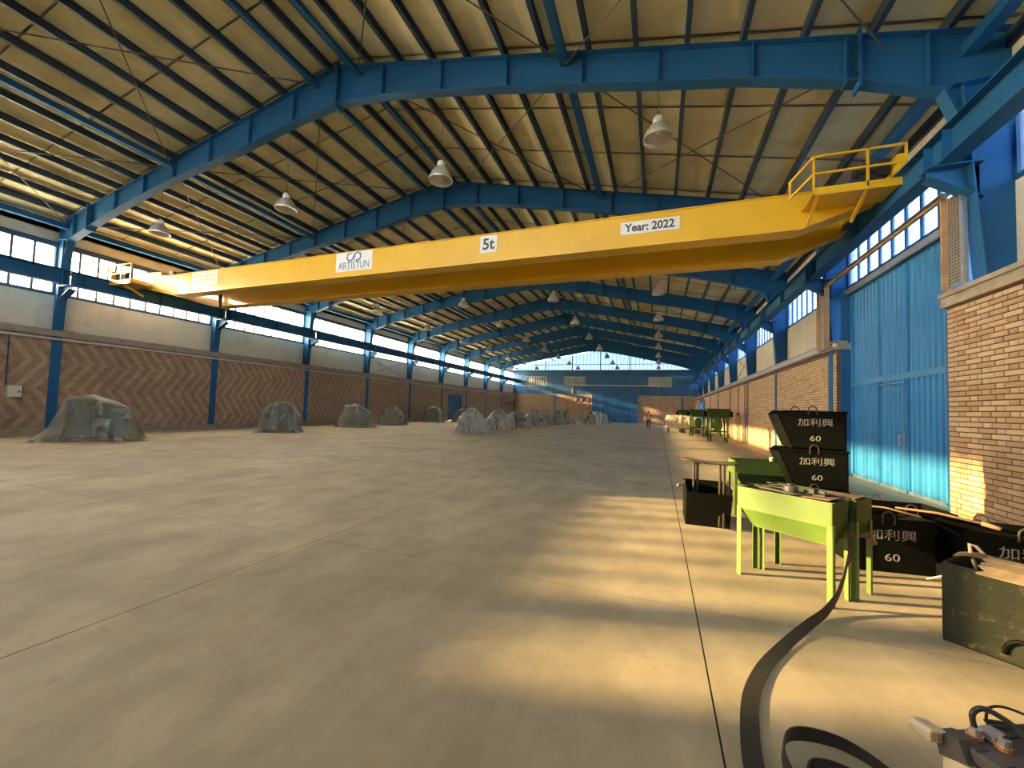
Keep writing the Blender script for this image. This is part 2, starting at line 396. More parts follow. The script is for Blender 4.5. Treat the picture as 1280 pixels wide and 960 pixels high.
# ------------------------------------------------------------------ cladding panels, windows on both long walls
def win_band(n, side, y0, y1, z0, z1, tr, npan, label, matf='frame'):
    X = XP if side < 0 else XPR
    w_ = sempty('window_%d' % n, label, 'window', (X, y0, z0))
    L = y1-y0; H = z1-z0
    P(MB().box(-.04,.04,0,L,0,.07).box(-.04,.04,0,L,H-.07,H).box(-.04,.04,0,.06,.07,H-.07).box(-.04,.04,L-.06,L,.07,H-.07), 'window_frame', matf, w_)
    zz = [.07]+[t-z0 for t in tr]+[H-.07]
    for t in tr: P(MB().box(-.03,.03,.06,L-.06,t-z0-.03,t-z0+.03), 'transom', matf, w_)
    st = (L-.12)/npan
    mk = MB().box(-.035,.035,-.040,.040,.07,H-.07).mesh('mullion', matf)
    for k in range(1, npan): link('mullion', mk, w_, (0, .06+k*st, 0))
    for a in range(len(zz)-1):
        pk = MB().box(-.004,.004,.0,st-.01,zz[a],zz[a+1]).mesh('pane', 'pane' if side < 0 else 'pane_r')
        for k in range(npan): link('pane', pk, w_, (0, .065+k*st, 0))
    return w_
nw = 1
panL = MB().box(-.03,.03,0,5.98,0,1.44)
for k in range(30): panL.box(.03,.036,k*.196+.01,k*.196+.06,.02,1.42)
panL = panL.mesh('wall_panel', 'cream')
ordn = ['first','second','third','fourth','fifth','sixth','seventh','eighth','ninth','tenth','eleventh']
for i in range(-2, 9):
    y = Y0+i*BAY; a, b = y+.01, y+BAY-.01
    link('wall_panel', panL, wl, (XP+.02, a, 4.12 if i > -2 else 3.70))
    where = 'beside and behind the camera' if i < -1 else ('at left edge of the photo' if i == -1 else '%s bay beyond the leftmost blue column' % ordn[i])
    win_band(nw, -1, a, b, 5.15 if i == -2 else 5.58, 7.55, [6.55], 10, 'left wall window strip, %s' % where); nw += 1
P(MB().box(XP-.05, XP+.0, YN, YE, 7.68, 8.3), 'fascia_panel', 'cream', wl)  # cream colour stands in for the pale haze under the eave
P(MB().box(XP-.05, XP+.06, YN, YE, 7.55, 7.68).box(XP-.05, XP+.08, YN, YE, 4.10, 4.16).box(XP-.03, XP+.07, Y0-BAY, YE, 5.52, 5.58), 'girt', 'purlin', wl)
P(MB().box(XLo-.1, XP, YN, YE, 8.1, 8.75), 'eave_strip', 'cream', wl)
panR = MB().box(-.03,.03,0,5.98,0,1.60)
for k in range(30): panR.box(-.036,-.03,k*.196+.01,k*.196+.06,.02,1.58)
panR = panR.mesh('wall_panel', 'cream')
panRu = MB().box(-.03,.03,0,5.98,0,.95)
for k in range(30): panRu.box(-.036,-.03,k*.196+.01,k*.196+.06,.02,.93)
panRu = panRu.mesh('wall_panel', 'cream')
for i in range(-2, 9):
    y = Y0+i*BAY; a, b = y+.01, y+BAY-.01
    if i != 0: link('wall_panel', panR, wr, (XPR, a, 3.88))
    link('wall_panel', panRu, wr, (XPR, y+.01, 6.96))
    if i == -2: P(MB().box(XP-.06, XP+.1, YN+.85, YN+1.25, 4.1, 7.6), 'pier', 'conc', wl)
    where = {-2:'behind the camera', -1:'at right edge of the photo', 0:'above the big blue door'}.get(i, '%s bay beyond the big blue door' % ordn[max(0,i-1)])
    win_band(nw, 1, a, b, 5.50, 6.90, [6.10] if i == 0 else [], 10, 'right wall window strip, %s' % where, 'endblue'); nw += 1
P(MB().box(XPR-.08, XPR+.05, YN, YE, 6.90, 6.96).box(XPR-.10, XPR+.05, YN, YE, 7.70, 7.95).box(XPR-.10, XPR-.03, YN, YE, 7.3, 7.37), 'girt', 'purlin', wr)
P(MB().box(XPR-.05, XPR+.05, 8.8, 14.5, 5.26, 5.50), 'lintel', 'endblue', wr)
P(MB().box(XRo, XRo+.1, YN, YE, 7.6, 8.3), 'eave_strip', 'cream', wr)

# ------------------------------------------------------------------ end wall
we = struct(P(MB().box(XLo, -9.7, YE+.02, YE+.3, 0, 4.02).box(-2.95, XRo, YE+.02, YE+.3, 0, 4.02), 'wall_far', 'mortar_l'), 'far end wall of brick under blue cladding', 'wall')
fre = lambda u,z,d: (u, YE+.02-d, z)
for a, b in ((XL, -9.7), (-2.95, XR)):
    stuff(P(bricks(fre, a, b, .0, 4.0, [.22,.22], lcol, shift=chev), 'brick_courses', LM, we))
P(MB().box(XLo, -12.8, YE-.04, YE+.3, 4.02, 4.14).box(-12.8,-9.7, YE-.04, YE+.3, 4.02, 4.14).box(-2.95, XRo, YE-.04, YE+.3, 4.02, 4.14), 'coping', 'coping', we)
def corr(u0, u1, z0, z1, fn, pitch=.2, dep=.035):
    mb = MB(); u = u0; pr = []
    while u < u1:
        for f_, d_ in ((0,0),(.45,0),(.55,dep),(.9,dep)):
            if u+f_*pitch < u1: pr.append((u+f_*pitch, d_))
        u += pitch
    pr.append((u1, 0)); k = len(pr)
    mb.add([fn(a,z0,d) for a,d in pr]+[fn(a,z1,d) for a,d in pr], [(j, j+1, k+j+1, k+j) for j in range(k-1)])
    return mb
fe = lambda u,z,d: (u, YE-.02-d, z)
wins = [(-20.5,-17.1,5.45,6.93), (-14.2,-10.8,5.45,6.93), (-1.5,1.75,5.45,6.93)]
# cladding pieces around the three windows
zs = [4.14, 5.45, 6.93, 7.9]
pieces = [(XLo,XRo,6.93,7.9), (XLo,-9.7,4.14,5.45), (-9.7,-2.95,5.40,6.93), (-2.95,XRo,4.14,5.45), (XLo,-20.5,5.45,6.93), (-17.1,-14.2,5.45,6.93), (-10.8,-9.7,5.45,6.93), (-2.95,-1.5,5.45,6.93), (1.75,XRo,5.45,6.93)]
for a, b, c, d in pieces: P(corr(a, b, c, d, fe, .25, .03), 'blue_cladding', 'endblue', we)
for k, (a, b, c, d) in enumerate(wins):
    w_ = sempty('window_%d' % nw, ['far wall window nearest the left corner', 'far wall window left of the blue gate', 'far wall window right of the blue gate'][k], 'window', (a, YE, c)); nw += 1
    P(MB().box(0,b-a,-.05,.05,0,.08).box(0,b-a,-.05,.05,d-c-.08,d-c).box(0,.08,-.05,.05,0,d-c).box(b-a-.08,b-a,-.05,.05,0,d-c), 'window_frame', 'framew', w_)
    n_ = 8; st = (b-a-.16)/n_; me = MB().box(-.02,.02,-.03,.03,.08,d-c-.08).mesh('mullion','framew'); pk = MB().box(0,st,-.005,.005,.08,d-c-.08).mesh('pane','pane_dim')
    for j in range(1,n_): link('mullion', me, w_, (.08+j*st,0,0))
    for j in range(n_): link('pane', pk, w_, (.08+j*st,0,0))
# gable glazing on the far and near wall
def gable(Y, n, label, par_mat='endblue'):
    w_ = sempty('window_%d' % n, label, 'window', (0, Y, 0))
    za = 7.95; top = lambda x: T(x)-.02
    fm = MB().box(XLo, XRo, -.08, .06, 7.88, 7.98).box(-19.5, 2.5, -.03, .03, 8.80, 8.88)
    P(fm, 'window_frame', par_mat, w_)
    for x in (-17.3,-12.95,-8.56,-4.2,-.1): P(MB().box(x-.06,x+.06,-.07,.05,7.98,top(x)), 'gable_post', par_mat, w_)
    x = XLo+.5; q = 0
    while x < XRo-.5:
        zt = top(x+.28)
        if zt > 8.05:
            P(MB().box(x-.018,x+.018,-.02,.02,7.98,top(x)), 'mullion', par_mat, w_)
            nx = min(x+.56, XRo-.5)
            P(MB().prism([(x,7.98),(nx,7.98),(nx,top(nx)),(x,top(x))], lambda u,v,k: (u,k,v), -.004, .004), 'pane', 'pane_gable' if Y > 0 else 'pane', w_)
        x += .56
    return w_
gable(YE, nw, 'far gable glazing under the roof, lit by the sky'); nw += 1
# far gate
dg = struct(P(corr(-9.6,-2.98,.0,5.48, lambda u,z,d:(u,YE-.12-d,z), .33,.12), 'door_2', 'gate'), 'tall blue corrugated sliding gate in the far wall', 'door')
P(MB().box(-9.7,-9.55,YE-.22,YE-.04,0,5.5).box(-3.05,-2.9,YE-.22,YE-.04,0,5.5).box(-6.35,-6.2,YE-.2,YE-.1,0,5.5), 'gate_frame', 'endblue', dg)
P(MB().box(-12.8,.1,YE-.3,YE-.1,5.48,5.66), 'sliding_rail', 'coping', dg)
P(MB().box(-12.85,-12.72,YE-.2,YE-.04,4.14,5.5), 'rail_post', 'coping', dg)
P(MB().box(-.03,.03,YE-.2,YE-.1,4.14,5.5), 'drain_pipe', 'coping', dg)
for x in (-15.66, 3.2): P(MB().box(x-.13,x+.13,YE-.08,YE+.03,0,4.02), 'post', 'endblue', we)
# near wall behind the camera
wn_ = struct(P(MB().box(XLo, XRo, YN-.3, YN, 0, 4.0).box(XLo, -21.5, YN-.3, YN, 4.0, 7.9).box(4.3, XRo, YN-.3, YN, 4.0, 7.9), 'wall_near', 'conc'), 'near end wall behind the camera', 'wall')
P(MB().box(-21.5, 4.3, YN-.2, YN-.1, 4.0, 5.1), 'cladding', 'cream', wn_)
gable(YN, nw, 'near gable glazing behind the camera'); nw += 1
w_ = sempty('window_%d' % nw, 'near wall glazed strip behind the camera', 'window', (-21.5, YN-.1, 5.1)); nw += 1
P(MB().box(0,25.8,-.05,.05,0,.08).box(0,25.8,-.05,.05,2.72,2.8).box(0,25.8,-.03,.03,1.4,1.46), 'window_frame', 'endblue', w_)
for k in range(21):
    P(MB().box(k*1.29-.04,k*1.29+.04,-.04,.04,.08,2.72), 'mullion', 'endblue', w_)
    if k < 20: P(MB().box(k*1.29+.04,k*1.29+1.25,-.005,.005,.08,2.72), 'pane', 'pane_gable', w_)

# ------------------------------------------------------------------ roof
rf = struct(P(MB().prism([(XLo-.3,T(XLo-.3)+.30),(XRG,ZRG+.30),(XRG,ZRG+.34),(XLo-.3,T(XLo-.3)+.34)], lambda u,v,k:(u,k,v), YN-.3, YE+.3)
              .prism([(XRG,ZRG+.30),(XRo+.3,T(XRo+.3)+.30),(XRo+.3,T(XRo+.3)+.34),(XRG,ZRG+.34)], lambda u,v,k:(u,k,v), YN-.3, YE+.3), 'ceiling', 'galv'),
            'pitched roof lined with yellowish insulation blankets', 'ceiling')
yy = YN; k = 0
seam = []
while yy < YE:
    y2 = min(yy+1.98, YE)
    for side in (0, 1):
        xa, xb = (XLo-.2, XRG) if side == 0 else (XRG, XRo+.2)
        mb = MB(); nx = 56; vs = []
        for j in range(nx+1):
            x = xa+(xb-xa)*j/nx
            sag = -.014*abs(math.sin(PI*(x-XRG)/1.01))
            for y in (yy+.01, yy+.12, (yy+y2)/2, y2-.12, y2-.01):
                e = .012 if y in (yy+.01, y2-.01) else 0
                vs.append((x, y, T(x)+.27+sag+e-(.012*math.sin(j*1.7+k) if y == (yy+y2)/2 else 0)))
        fs = [(j*5+q, j*5+q+1, (j+1)*5+q+1, (j+1)*5+q) for j in range(nx) for q in range(4)]
        mb.add(vs, fs); o = P(mb, 'insulation_blanket', 'blanket', rf, smooth=True)
    seam.append(yy)
    yy += 2.0; k += 1
for s in seam[1:]:
    P(MB().tube([(XLo-.1, s, T(XLo-.1)+.245), (XRG, s, ZRG+.245), (XRo+.1, s, T(XRo+.1)+.245)], .010, 4), 'seam_wire', 'rod', rf)
def zprof(x, z, h=.22, f=.095, t=.012):   # C shaped purlin profile
    return [(x,z),(x+f,z),(x+f,z+t),(x+t,z+t),(x+t,z+h-t),(x+f,z+h-t),(x+f,z+h),(x,z+h)]
for s in range(-14, 15):
    if s == 0: continue
    x = XRG+s*1.01 - (.0 if s > 0 else .06)
    x = x + (-.55 if s == 1 else .55 if s == -1 else 0) if False else x
    P(MB().prism(zprof(x, T(x)+.012), lambda u,v,k:(u,k,v), YN, YE), 'purlin', 'purlin', rf)
for x in (XRG+.30, XRG-.36): P(MB().prism(zprof(x, T(x)+.012), lambda u,v,k:(u,k,v), YN, YE), 'purlin', 'purlin', rf)
for x, dz, r in ((XRG+.75,-.22,.055),(XRG-.75,-.22,.055),(-2.12,-.16,.085),(-15.9,-.16,.085),(4.75,-.30,.10),(-22.2,-.30,.10)):
    P(MB().box(x-r, x+r, YN, YE, T(x)+dz-r, T(x)+dz+r), 'tie_beam', 'blue', rf)
rods = []
for bay in (-1, 0, 3, 6):
    ya, yb = Y0+bay*BAY+.05, Y0+(bay+1)*BAY-.05
    for xa, xb in ((-22.1,-15.9),(-15.9,-9.4),(-8.0,-2.1),(-2.1,3.6)):
        rods.append(((xa,ya,T(xa)-.22),(xb,yb,T(xb)-.22))); rods.append(((xb,ya,T(xb)-.25),(xa,yb,T(xa)-.25)))
for a, b in rods: P(MB().tube([a,b], .016, 6), 'brace_rod', 'rod', rf)
for bay in (3,):
    ya, yb = Y0+bay*BAY, Y0+(bay+1)*BAY
    for X, par in ((XP+.12, wl), (XPR-.12, wr)):
        P(MB().tube([(X,ya,3.95),(X,yb,5.7)], .016, 6), 'brace_rod', 'rod', par); P(MB().tube([(X,yb,3.95),(X,ya,5.7)], .016, 6), 'brace_rod', 'rod', par)

# ------------------------------------------------------------------ portal frames
frame0 = thing('portal_frame', '', 'roof frame', (0, Y0, 0), 0, 'blue steel portal frames')
fx = lambda u,v,k: (u,k,v)
botR = [(0,10.05),(1.65,9.9),(3.3,9.6),(5.0,9.25),(7.0,8.8),(8.6,8.43),(10.2,8.1),(11.95,7.60),(13.1,7.14)]
botL = [(0,10.05),(1.5,9.88),(3.9,9.45),(6.8,9.10),(8.6,8.78),(10.1,8.47),(11.95,8.02),(13.2,7.66)]
def strip(pl, wd, th):
    mb = MB()
    for a, b in zip(pl, pl[1:]): mb.obox((a[0],0,a[1]), (b[0],0,b[1]), wd, th)
    return mb
for sg, bot in ((1, botR), (-1, botL)):
    bl = [(XRG+sg*s, z) for s, z in bot]
    xo = XRo if sg > 0 else XLo; xin = bl[-1][0]
    top = [(XRG, ZRG), (xo, T(xo))]
    zk = bl[-1][1]
    poly = bl + [(xo, zk-.15), (xo, T(xo)), (XRG, ZRG)]
    P(MB().prism(poly, fx, -.008, .008), 'rafter_web', 'blue', frame0)
    P(strip([(XRG, ZRG-.008),(xo, T(xo)-.008)], .26, .018), 'top_flange', 'blue', frame0)
    P(strip(bl, .26, .018), 'bottom_flange', 'blue', frame0)
    for s in (1.6,3.4,5.2,7.0,8.6,10.3,12.9):
        x = XRG+sg*s; zb = np.interp(s, [b[0] for b in bot], [b[1] for b in bot])
        P(MB().box(x-.006,x+.006,-.12,.12,zb,T(x)-.01), 'stiffener', 'blue', frame0)
    for s, wdt in ((0.03,.02),(11.95,.03)):
        x = XRG+sg*s; zb = np.interp(s, [b[0] for b in bot], [b[1] for b in bot])
        sp = P(MB().box(x-.02,x+.02,-.15,.15,zb-.12,T(x)+.10), 'splice_plate', 'blue', frame0)
        nb = MB()
        if s > 1:
            P(MB().box(x-sg*.19-.007,x-sg*.19+.007,-.12,.12,zb,T(x)-.01), 'stiffener', 'blue', frame0)
        for k in range(8):
            zz = zb+.05+k*(T(x)-zb-.1)/7
            for y in (-.09,.09): nb.tube([(x-.06,y,zz),(x+.06,y,zz)], .014, 6)
        stuff(P(nb, 'bolt_row', 'bar', sp))
    # column: tapered
    xi0 = XR if sg > 0 else XL; xi1 = xi0-sg*.25; zc = zk
    P(MB().prism([(xi0,0),(xo,0),(xo,zc-.10),(xi1,zc-.02),(xi0,3.75)], fx, -.006, .006).obox((xi0-sg*.014,0,0),(xi0-sg*.014,0,3.76), .30, .016, up=(1,0,0)).obox((xi0+sg*.006,0,3.75),(xi1,0,zc), .30, .016, up=(1,0,0)).obox((xo-sg*.01,0,0),(xo-sg*.01,0,T(xo)), .30, .016, up=(1,0,0)), 'column', 'blue', frame0)
    # knee gusset and cap
    P(MB().prism([(xin,zk),(xi1,zk-.02),(xi1,zk-.65)], fx, -.006,.006).obox((xin-sg*.02,0,zk+.0),(xi1-sg*.0,0,zk-.62), .24, .014), 'knee_gusset', 'blue', frame0)
    P(MB().obox((xi1-sg*.1,0,zc+.05),(xo,0,zc+.1), .28, .02), 'cap_plate', 'blue', frame0)
    # runway bracket
    xr = 4.40 if sg > 0 else -21.75
    P(MB().prism([(xr-sg*.22,5.84),(xi0,5.84),(xi0,5.25),(xr-sg*.22,5.68)], fx, -.006, .006).box(min(xr-sg*.24,xi0),max(xr-sg*.24,xi0),-.15,.15,5.82,5.845)
        .obox((xr-sg*.22,0,5.68),(xi0,0,5.25), .24, .014), 'runway_bracket', 'blue', frame0)
    P(MB().box(min(xr+sg*.1,xi1),max(xr+sg*.1,xi1),-.05,.05,6.25,6.33), 'runway_tie', 'blue', frame0)
frame_names = {-1:'blue portal frame just above the camera, out of the picture', 0:'largest blue portal frame, crossing above in front of the yellow crane', 1:'blue portal frame whose peak shows just above the yellow crane girder'}
for i in range(0, 9):
    if i < 2: lab = frame_names[i]
    else: lab = 'blue portal frame beyond the crane, %s one counted back from the girder' % ordn[i-2]
    if i == 0: frame0['label'] = lab; continue
    copytree(frame0, None, lab, None, (0, Y0+i*BAY, 0))
copytree(frame0, None, frame_names[-1], None, (0, Y0-BAY, 0))

# ------------------------------------------------------------------ runway beams
def runway(x, label, i0=-2):
    t = thing('runway_beam', label, 'crane beam', (x, YN, 5.85), 0, 'crane runway beams')
    for i in range(i0, 9):
        y = Y0+i*BAY-YN
        P(MB().box(-.15,.15,y+.01,y+BAY-.01,0,.02).box(-.15,.15,y+.01,y+BAY-.01,.52,.54).box(-.006,.006,y+.01,y+BAY-.01,.02,.52), 'beam_segment', 'blue', t)
        for k in range(0,3):
            yk = y+.25+k*2.75
            P(MB().box(-.13,.13,yk-.005,yk+.005,.02,.52), 'stiffener', 'blue', t)
    P(MB().box(-.025,.025,(i0+2)*BAY,YE-YN-.1,.54,.60), 'rail', 'bar', t)
    return t
runway(4.40, 'long blue crane runway beam along the right wall')
runway(-21.75, 'long blue crane runway beam along the left wall windows', -1)

# ------------------------------------------------------------------ crane
cr = thing('overhead_crane', 'yellow overhead travelling crane spanning the hall, marked 5t', 'crane', (-8.7, 10.5, 6.45))
def girder(y, zt, zb, wd, name):
    xs_ = [(-21.35, zt-.30), (-21.35, zt), (4.55, zt), (4.55, zt-.26), (2.95, zb), (-18.9, zb)]
    return P(MB().prism(xs_, fx, y, y+.02).prism(xs_, fx, y+wd-.02, y+wd).box(-21.35,4.55,y-.03,y+wd+.03,zt,zt+.025)
             .obox((-21.35,y+wd/2,zt-.30),(-18.9,y+wd/2,zb),wd+.06,.02).obox((-18.9,y+wd/2,zb),(2.95,y+wd/2,zb),wd+.06,.02).obox((2.95,y+wd/2,zb),(4.55,y+wd/2,zt-.26),wd+.06,.02), name, 'yellow', cr, world=True)
g1 = girder(10.5, 6.66, 5.84, .42, 'girder')
g2 = girder(12.15, 6.66, 5.76, .42, 'girder')
for y in (10.66, 12.31): P(MB().box(-21.2,4.4,y-.02,y+.02,6.685,6.73), 'trolley_rail', 'bar', cr, world=True)
for x in (-16.0,-12.0,-8.0,-4.0,0.0):
    P(MB().box(x-.004,x+.004,10.496,10.5,5.85,6.66), 'weld_seam', 'yellow', cr, world=True)
for xc in (4.40,-21.75):
    sg = 1 if xc > 0 else -1
    P(MB().box(xc-.13,xc+.13,9.98,13.5,6.47,6.74), 'end_carriage', 'yellow', cr, world=True, bev=.01)
    for y in (10.12, 13.3): P(MB().tube([(xc-.06,y,6.59),(xc+.06,y,6.59)], .14, 16), 'wheel', 'bar', cr, world=True)
    P(MB().tube([(xc-.66*sg,10.02,6.72),(xc-.28*sg,10.02,6.72)], .11, 14).box(min(xc-.32*sg,xc-.12*sg),max(xc-.32*sg,xc-.12*sg),9.88,10.18,6.55,6.88).box(min(xc-.6*sg,xc-.2*sg),max(xc-.6*sg,xc-.2*sg),9.95,10.1,6.29,6.62), 'travel_motor', 'motor', cr, world=True)
    P(MB().box(xc-.08,xc+.08,9.72,9.99,6.48,6.84).tube([(xc-.09,9.88,6.64),(xc+.09,9.88,6.64)], .055, 12, 0), 'buffer_end', 'yellow', cr, world=True)
# platforms with railings
def platform(x0, x1, z, sg):
    P(MB().box(x0,x1,9.72,10.5,z-.02,z+.02).box(x0,x1,9.70,9.73,z-.06,z+.10), 'platform', 'yellow', cr, world=True)
    for x in (x0+.1, x1-.6):
        P(MB().obox((x,9.74,z-.02),(x,10.49,5.90),.05,.07), 'platform_strut', 'yellow', cr, world=True)
    rl = P(MB().obox((x0,9.72,z+.76),(x1,9.72,z+.76),.04,.04).obox((x0,9.72,z+.40),(x1,9.72,z+.40),.04,.04)
      .obox((x0-sg*0-.36 if sg > 0 else x0,9.95 if sg > 0 else 9.72,z+.40),(x0,9.72,z+.76),.04,.04).obox((x0-.36 if sg > 0 else x0,9.95 if sg > 0 else 9.72,z+.05),(x0,9.72,z+.40),.04,.04)
      .obox((x0-.36,9.95,z+.02),(x0-.36,9.95,z+.42),.04,.04), 'railing', 'yellow', cr, world=True)
    for x in (x0, (x0+x1)/2+.15, x1): P(MB().box(x-.02,x+.02,9.70,9.74,z,z+.78), 'railing_post', 'yellow', cr, world=True)
platform(2.95, 4.46, 6.27, 1)
platform(-21.9, -20.3, 6.27, -1)
# signs on the front girder
yf = 10.497
def sign(x0, x1, z0, z1, m='white'):
    return P(MB().box(x0,x1,yf-.012,yf,z0,z1), 'sign', m, cr, world=True)
gl0 = cr.location
def fm(x, z, tilt=0): return face_mtx((x-gl0.x, yf-.016-gl0.y, z-gl0.z), (1,0,0), (0,0,1))
s1 = sign(-10.38,-8.87,6.02,6.66); s1['label'] = 'white company sign with twin gears'
text('ARTISTUN', .34, s1, 'lettering', 'inkblue', fm(-9.62, 6.20), sx=.82)
text('M A C H I N E R Y', .07, s1, 'lettering', 'inkgrey', fm(-9.62, 6.07), sx=1.2) if False else None
gm = MB()
for cx_, a0 in ((-9.78, 0), (-9.48, .26)):
    cz = 6.50; R_ = .145
    for k in range(40):
        t0, t1 = 2*PI*k/40, 2*PI*(k+1)/40
        if (cx_ < -9.6 and (.15 < t0 < .95)) or (cx_ > -9.6 and 3.3 < t0 < 4.1): continue
        gm.add([(cx_+r*math.cos(t), y, cz+r*math.sin(t)) for r in (R_-.042, R_) for t in (t0,t1) for y in (yf-.016, yf-.012)], [(0,4,6,2),(1,3,7,5),(0,1,5,4),(2,6,7,3),(0,2,3,1),(4,5,7,6)])
    for k in range(12):
        t = 2*PI*k/12+a0
        gm.obox((cx_+R_*math.cos(t), yf-.014, cz+R_*math.sin(t)), (cx_+(R_+.035)*math.cos(t), yf-.014, cz+(R_+.035)*math.sin(t)), .004, .03, up=(-math.sin(t),0,math.cos(t)))
P(gm, 'gear_emblem', 'inkblue', s1, world=False).location = (-gl0.x, -gl0.y, -gl0.z)
mb = MB()
for k in range(9): mb.box(-10.1+k*.11,-10.05+k*.11,yf-.014,yf-.012,6.055,6.075)
P(mb, 'small_print', 'inkgrey', s1).location = (-gl0.x, -gl0.y, -gl0.z)
s2 = sign(-5.0,-4.47,6.12,6.62); text('5t', .46, s2, 'lettering', 'ink', fm(-4.735, 6.36), sx=.98, bold=.012)
s3 = sign(-1.0,.42,6.18,6.50); text('Year: 2022', .29, s3, 'lettering', 'ink', fm(-.29, 6.335), sx=.93, bold=.008)
s4 = sign(-17.8,-16.25,6.08,6.66,'fadedwhite'); s4['label'] = 'sun-bleached notice with faded lines of script'
mb = MB()
for z, n_, h_ in ((6.50,7,.10),(6.34,6,.07),(6.19,6,.07)):
    for k in range(n_):
        a = -17.68+k*.2; mb.box(a, a+.13, yf-.014, yf-.012, z-h_/2, z-h_/4).box(a+.02*(k%3), a+.03+.02*(k%3), yf-.014, yf-.012, z-h_/4, z+h_/2)
P(mb, 'faded_script', 'inkgrey', s4).location = (-gl0.x, -gl0.y, -gl0.z)
# trolley with hoist parked on the left, hanging chain box
P(MB().box(-21.0,-19.9,10.55,12.7,6.75,6.92), 'trolley_frame', 'yellow', cr, world=True)
P(MB().tube([(-20.9,11.5,7.1),(-19.9,11.5,7.1)], .16, 14).box(-20.6,-20.3,11.2,11.8,6.9,7.2), 'hoist_drum', 'motor', cr, world=True)
P(MB().box(-17.4,-17.3,11.3,11.4,5.45,6.0), 'limit_switch', 'motor', cr, world=True)

# ------------------------------------------------------------------ high bay lamps
lamp0 = thing('high_bay_lamp', '', 'lamp', (0,0,7.55), 0, 'high bay lamps')
P(MB().lathe([(.315,0),(.318,.015),(.30,.09),(.25,.20),(.18,.30),(.12,.36),(.105,.37),(.165,.30),(.235,.195),(.285,.09),(.300,.0),(.315,0)], n=24), 'reflector', 'reflector', lamp0, smooth=True)
P(MB().lathe([(0,.36),(.11,.36),(.115,.42),(.10,.50),(.05,.54),(0,.55)], n=16), 'ballast_housing', 'lampcap', lamp0, smooth=True)
P(MB().lathe([(0,.12),(.05,.14),(.06,.22),(.035,.30),(.03,.36),(0,.36)], n=12), 'bulb', 'white', lamp0, smooth=True)
P(MB().tube([(0,0,.54),(0,0,.64)], .02, 6), 'hook', 'bar', lamp0)
rows = {-.1:'the row nearest the right wall', -5.5:'the row just right of the ridge', -11.0:'the row just left of the ridge', -17.2:'the row nearest the left wall'}
first = True
for x, rw in rows.items():
    for i in range(0, 9):
        y = 8.98+i*6.03
        lab = 'high bay lamp of %s, %s from the camera' % (rw.replace('the row','row'), ordn[i])
        if first: o = lamp0; o.location = (x,y,7.55); o['label'] = lab; first = False
        else: o = copytree(lamp0, None, lab, None, (x,y,7.55))
        L = T(x)+.31-(7.55+.63)
        P(MB().tube([(0,0,.63),(0,0,.63+L)], .006, 4), 'suspension_wire', 'rod', o)

# ------------------------------------------------------------------ big door on the right
XD = 5.20
d1 = struct(P(MB().box(XD+.05,XD+.10,9.27,14.15,0,5.28), 'door_1', 'door'), 'big blue corrugated steel door in the right wall', 'door')
fd = lambda u,z,d: (XD+.02-d, u, z)
seamsY = [9.36, 10.07, 11.36, 12.56, 14.05]
for a, b in zip(seamsY, seamsY[1:]):
    for z0, z1 in ((.06, 2.56), (2.70, 5.18)):
        P(corr(a+.04, b-.04, z0, z1, fd, .19, .042), 'door_panel', 'door', d1)
    P(MB().box(XD-.03,XD+.06,a-.035,a+.035,.03,5.24), 'door_stile', 'door', d1)
P(MB().box(XD-.03,XD+.06,14.02,14.12,0,5.24), 'door_stile', 'door', d1)
P(MB().box(XD-.035,XD+.06,9.3,14.1,2.56,2.70), 'door_rail', 'door', d1)
P(MB().box(XD-.03,XD+.06,9.3,14.1,.0,.07), 'door_rail', 'doorrust', d1)
P(MB().box(XD-.03,XD+.06,9.3,14.1,5.17,5.26), 'door_rail', 'door', d1)
P(MB().box(XD-.05,XD+.0,11.36,11.40,0,2.5).box(XD-.05,XD+.0,12.53,12.57,0,2.5).box(XD-.05,XD+.0,11.36,12.57,2.46,2.5), 'wicket_frame', 'door', d1)
P(MB().box(XD-.06,XD-.03,11.38,11.50,.95,1.35), 'lock_plate', 'doorrust', d1)
P(MB().tube([(XD-.11,11.50,1.05),(XD-.11,11.50,1.30)], .014, 8).tube([(XD-.03,11.50,1.06),(XD-.11,11.50,1.06)], .012, 6).tube([(XD-.03,11.50,1.29),(XD-.11,11.50,1.29)], .012, 6), 'door_handle', 'galv', d1)
P(MB().box(XD-.05,XD-.01,12.54,12.57,2.0,2.10).box(XD-.05,XD-.01,12.54,12.57,.5,.60), 'hinge', 'bar', d1)
P(MB().box(XD-.12,XD+.05,9.2,14.3,5.27,5.36).box(XD-.14,XD-.10,9.2,14.3,5.20,5.36), 'sliding_rail', 'galv', d1)
P(MB().box(XN+.01,XRo,9.262,9.34,0,5.26).box(XR+.10,XRo,14.12,14.18,0,5.26), 'door_jamb', 'endblue', d1)
# right wall opening near the far end
d3 = sempty('door_3', 'open doorway with blue leaf near the far right corner', 'door', (XR, 50.6, 0))
P(MB().box(-.02,.4,0,.12,0,3.2).box(-.02,.4,4.48,4.6,0,3.2).box(-.02,.4,0,4.6,3.08,3.2), 'door_frame', 'blue', d3)
P(MB().box(-.15,-.08,-1.6,0,0.05,3.15), 'door_leaf', 'door', d3)
# left wall door
d4 = struct(P(MB().box(XL-.2,XL-.14,40.1,43.2,.05,2.95), 'door_4', 'endblue'), 'blue steel door in the left brick wall near the far end', 'door')
P(MB().box(XL-.25,XL+.03,40.0,40.14,0,3.0).box(XL-.25,XL+.03,43.14,43.28,0,3.0).box(XL-.25,XL+.03,40.0,43.28,2.88,3.0).box(XL-.15,XL-.1,41.6,41.7,.05,2.9), 'door_frame', 'endblue', d4)

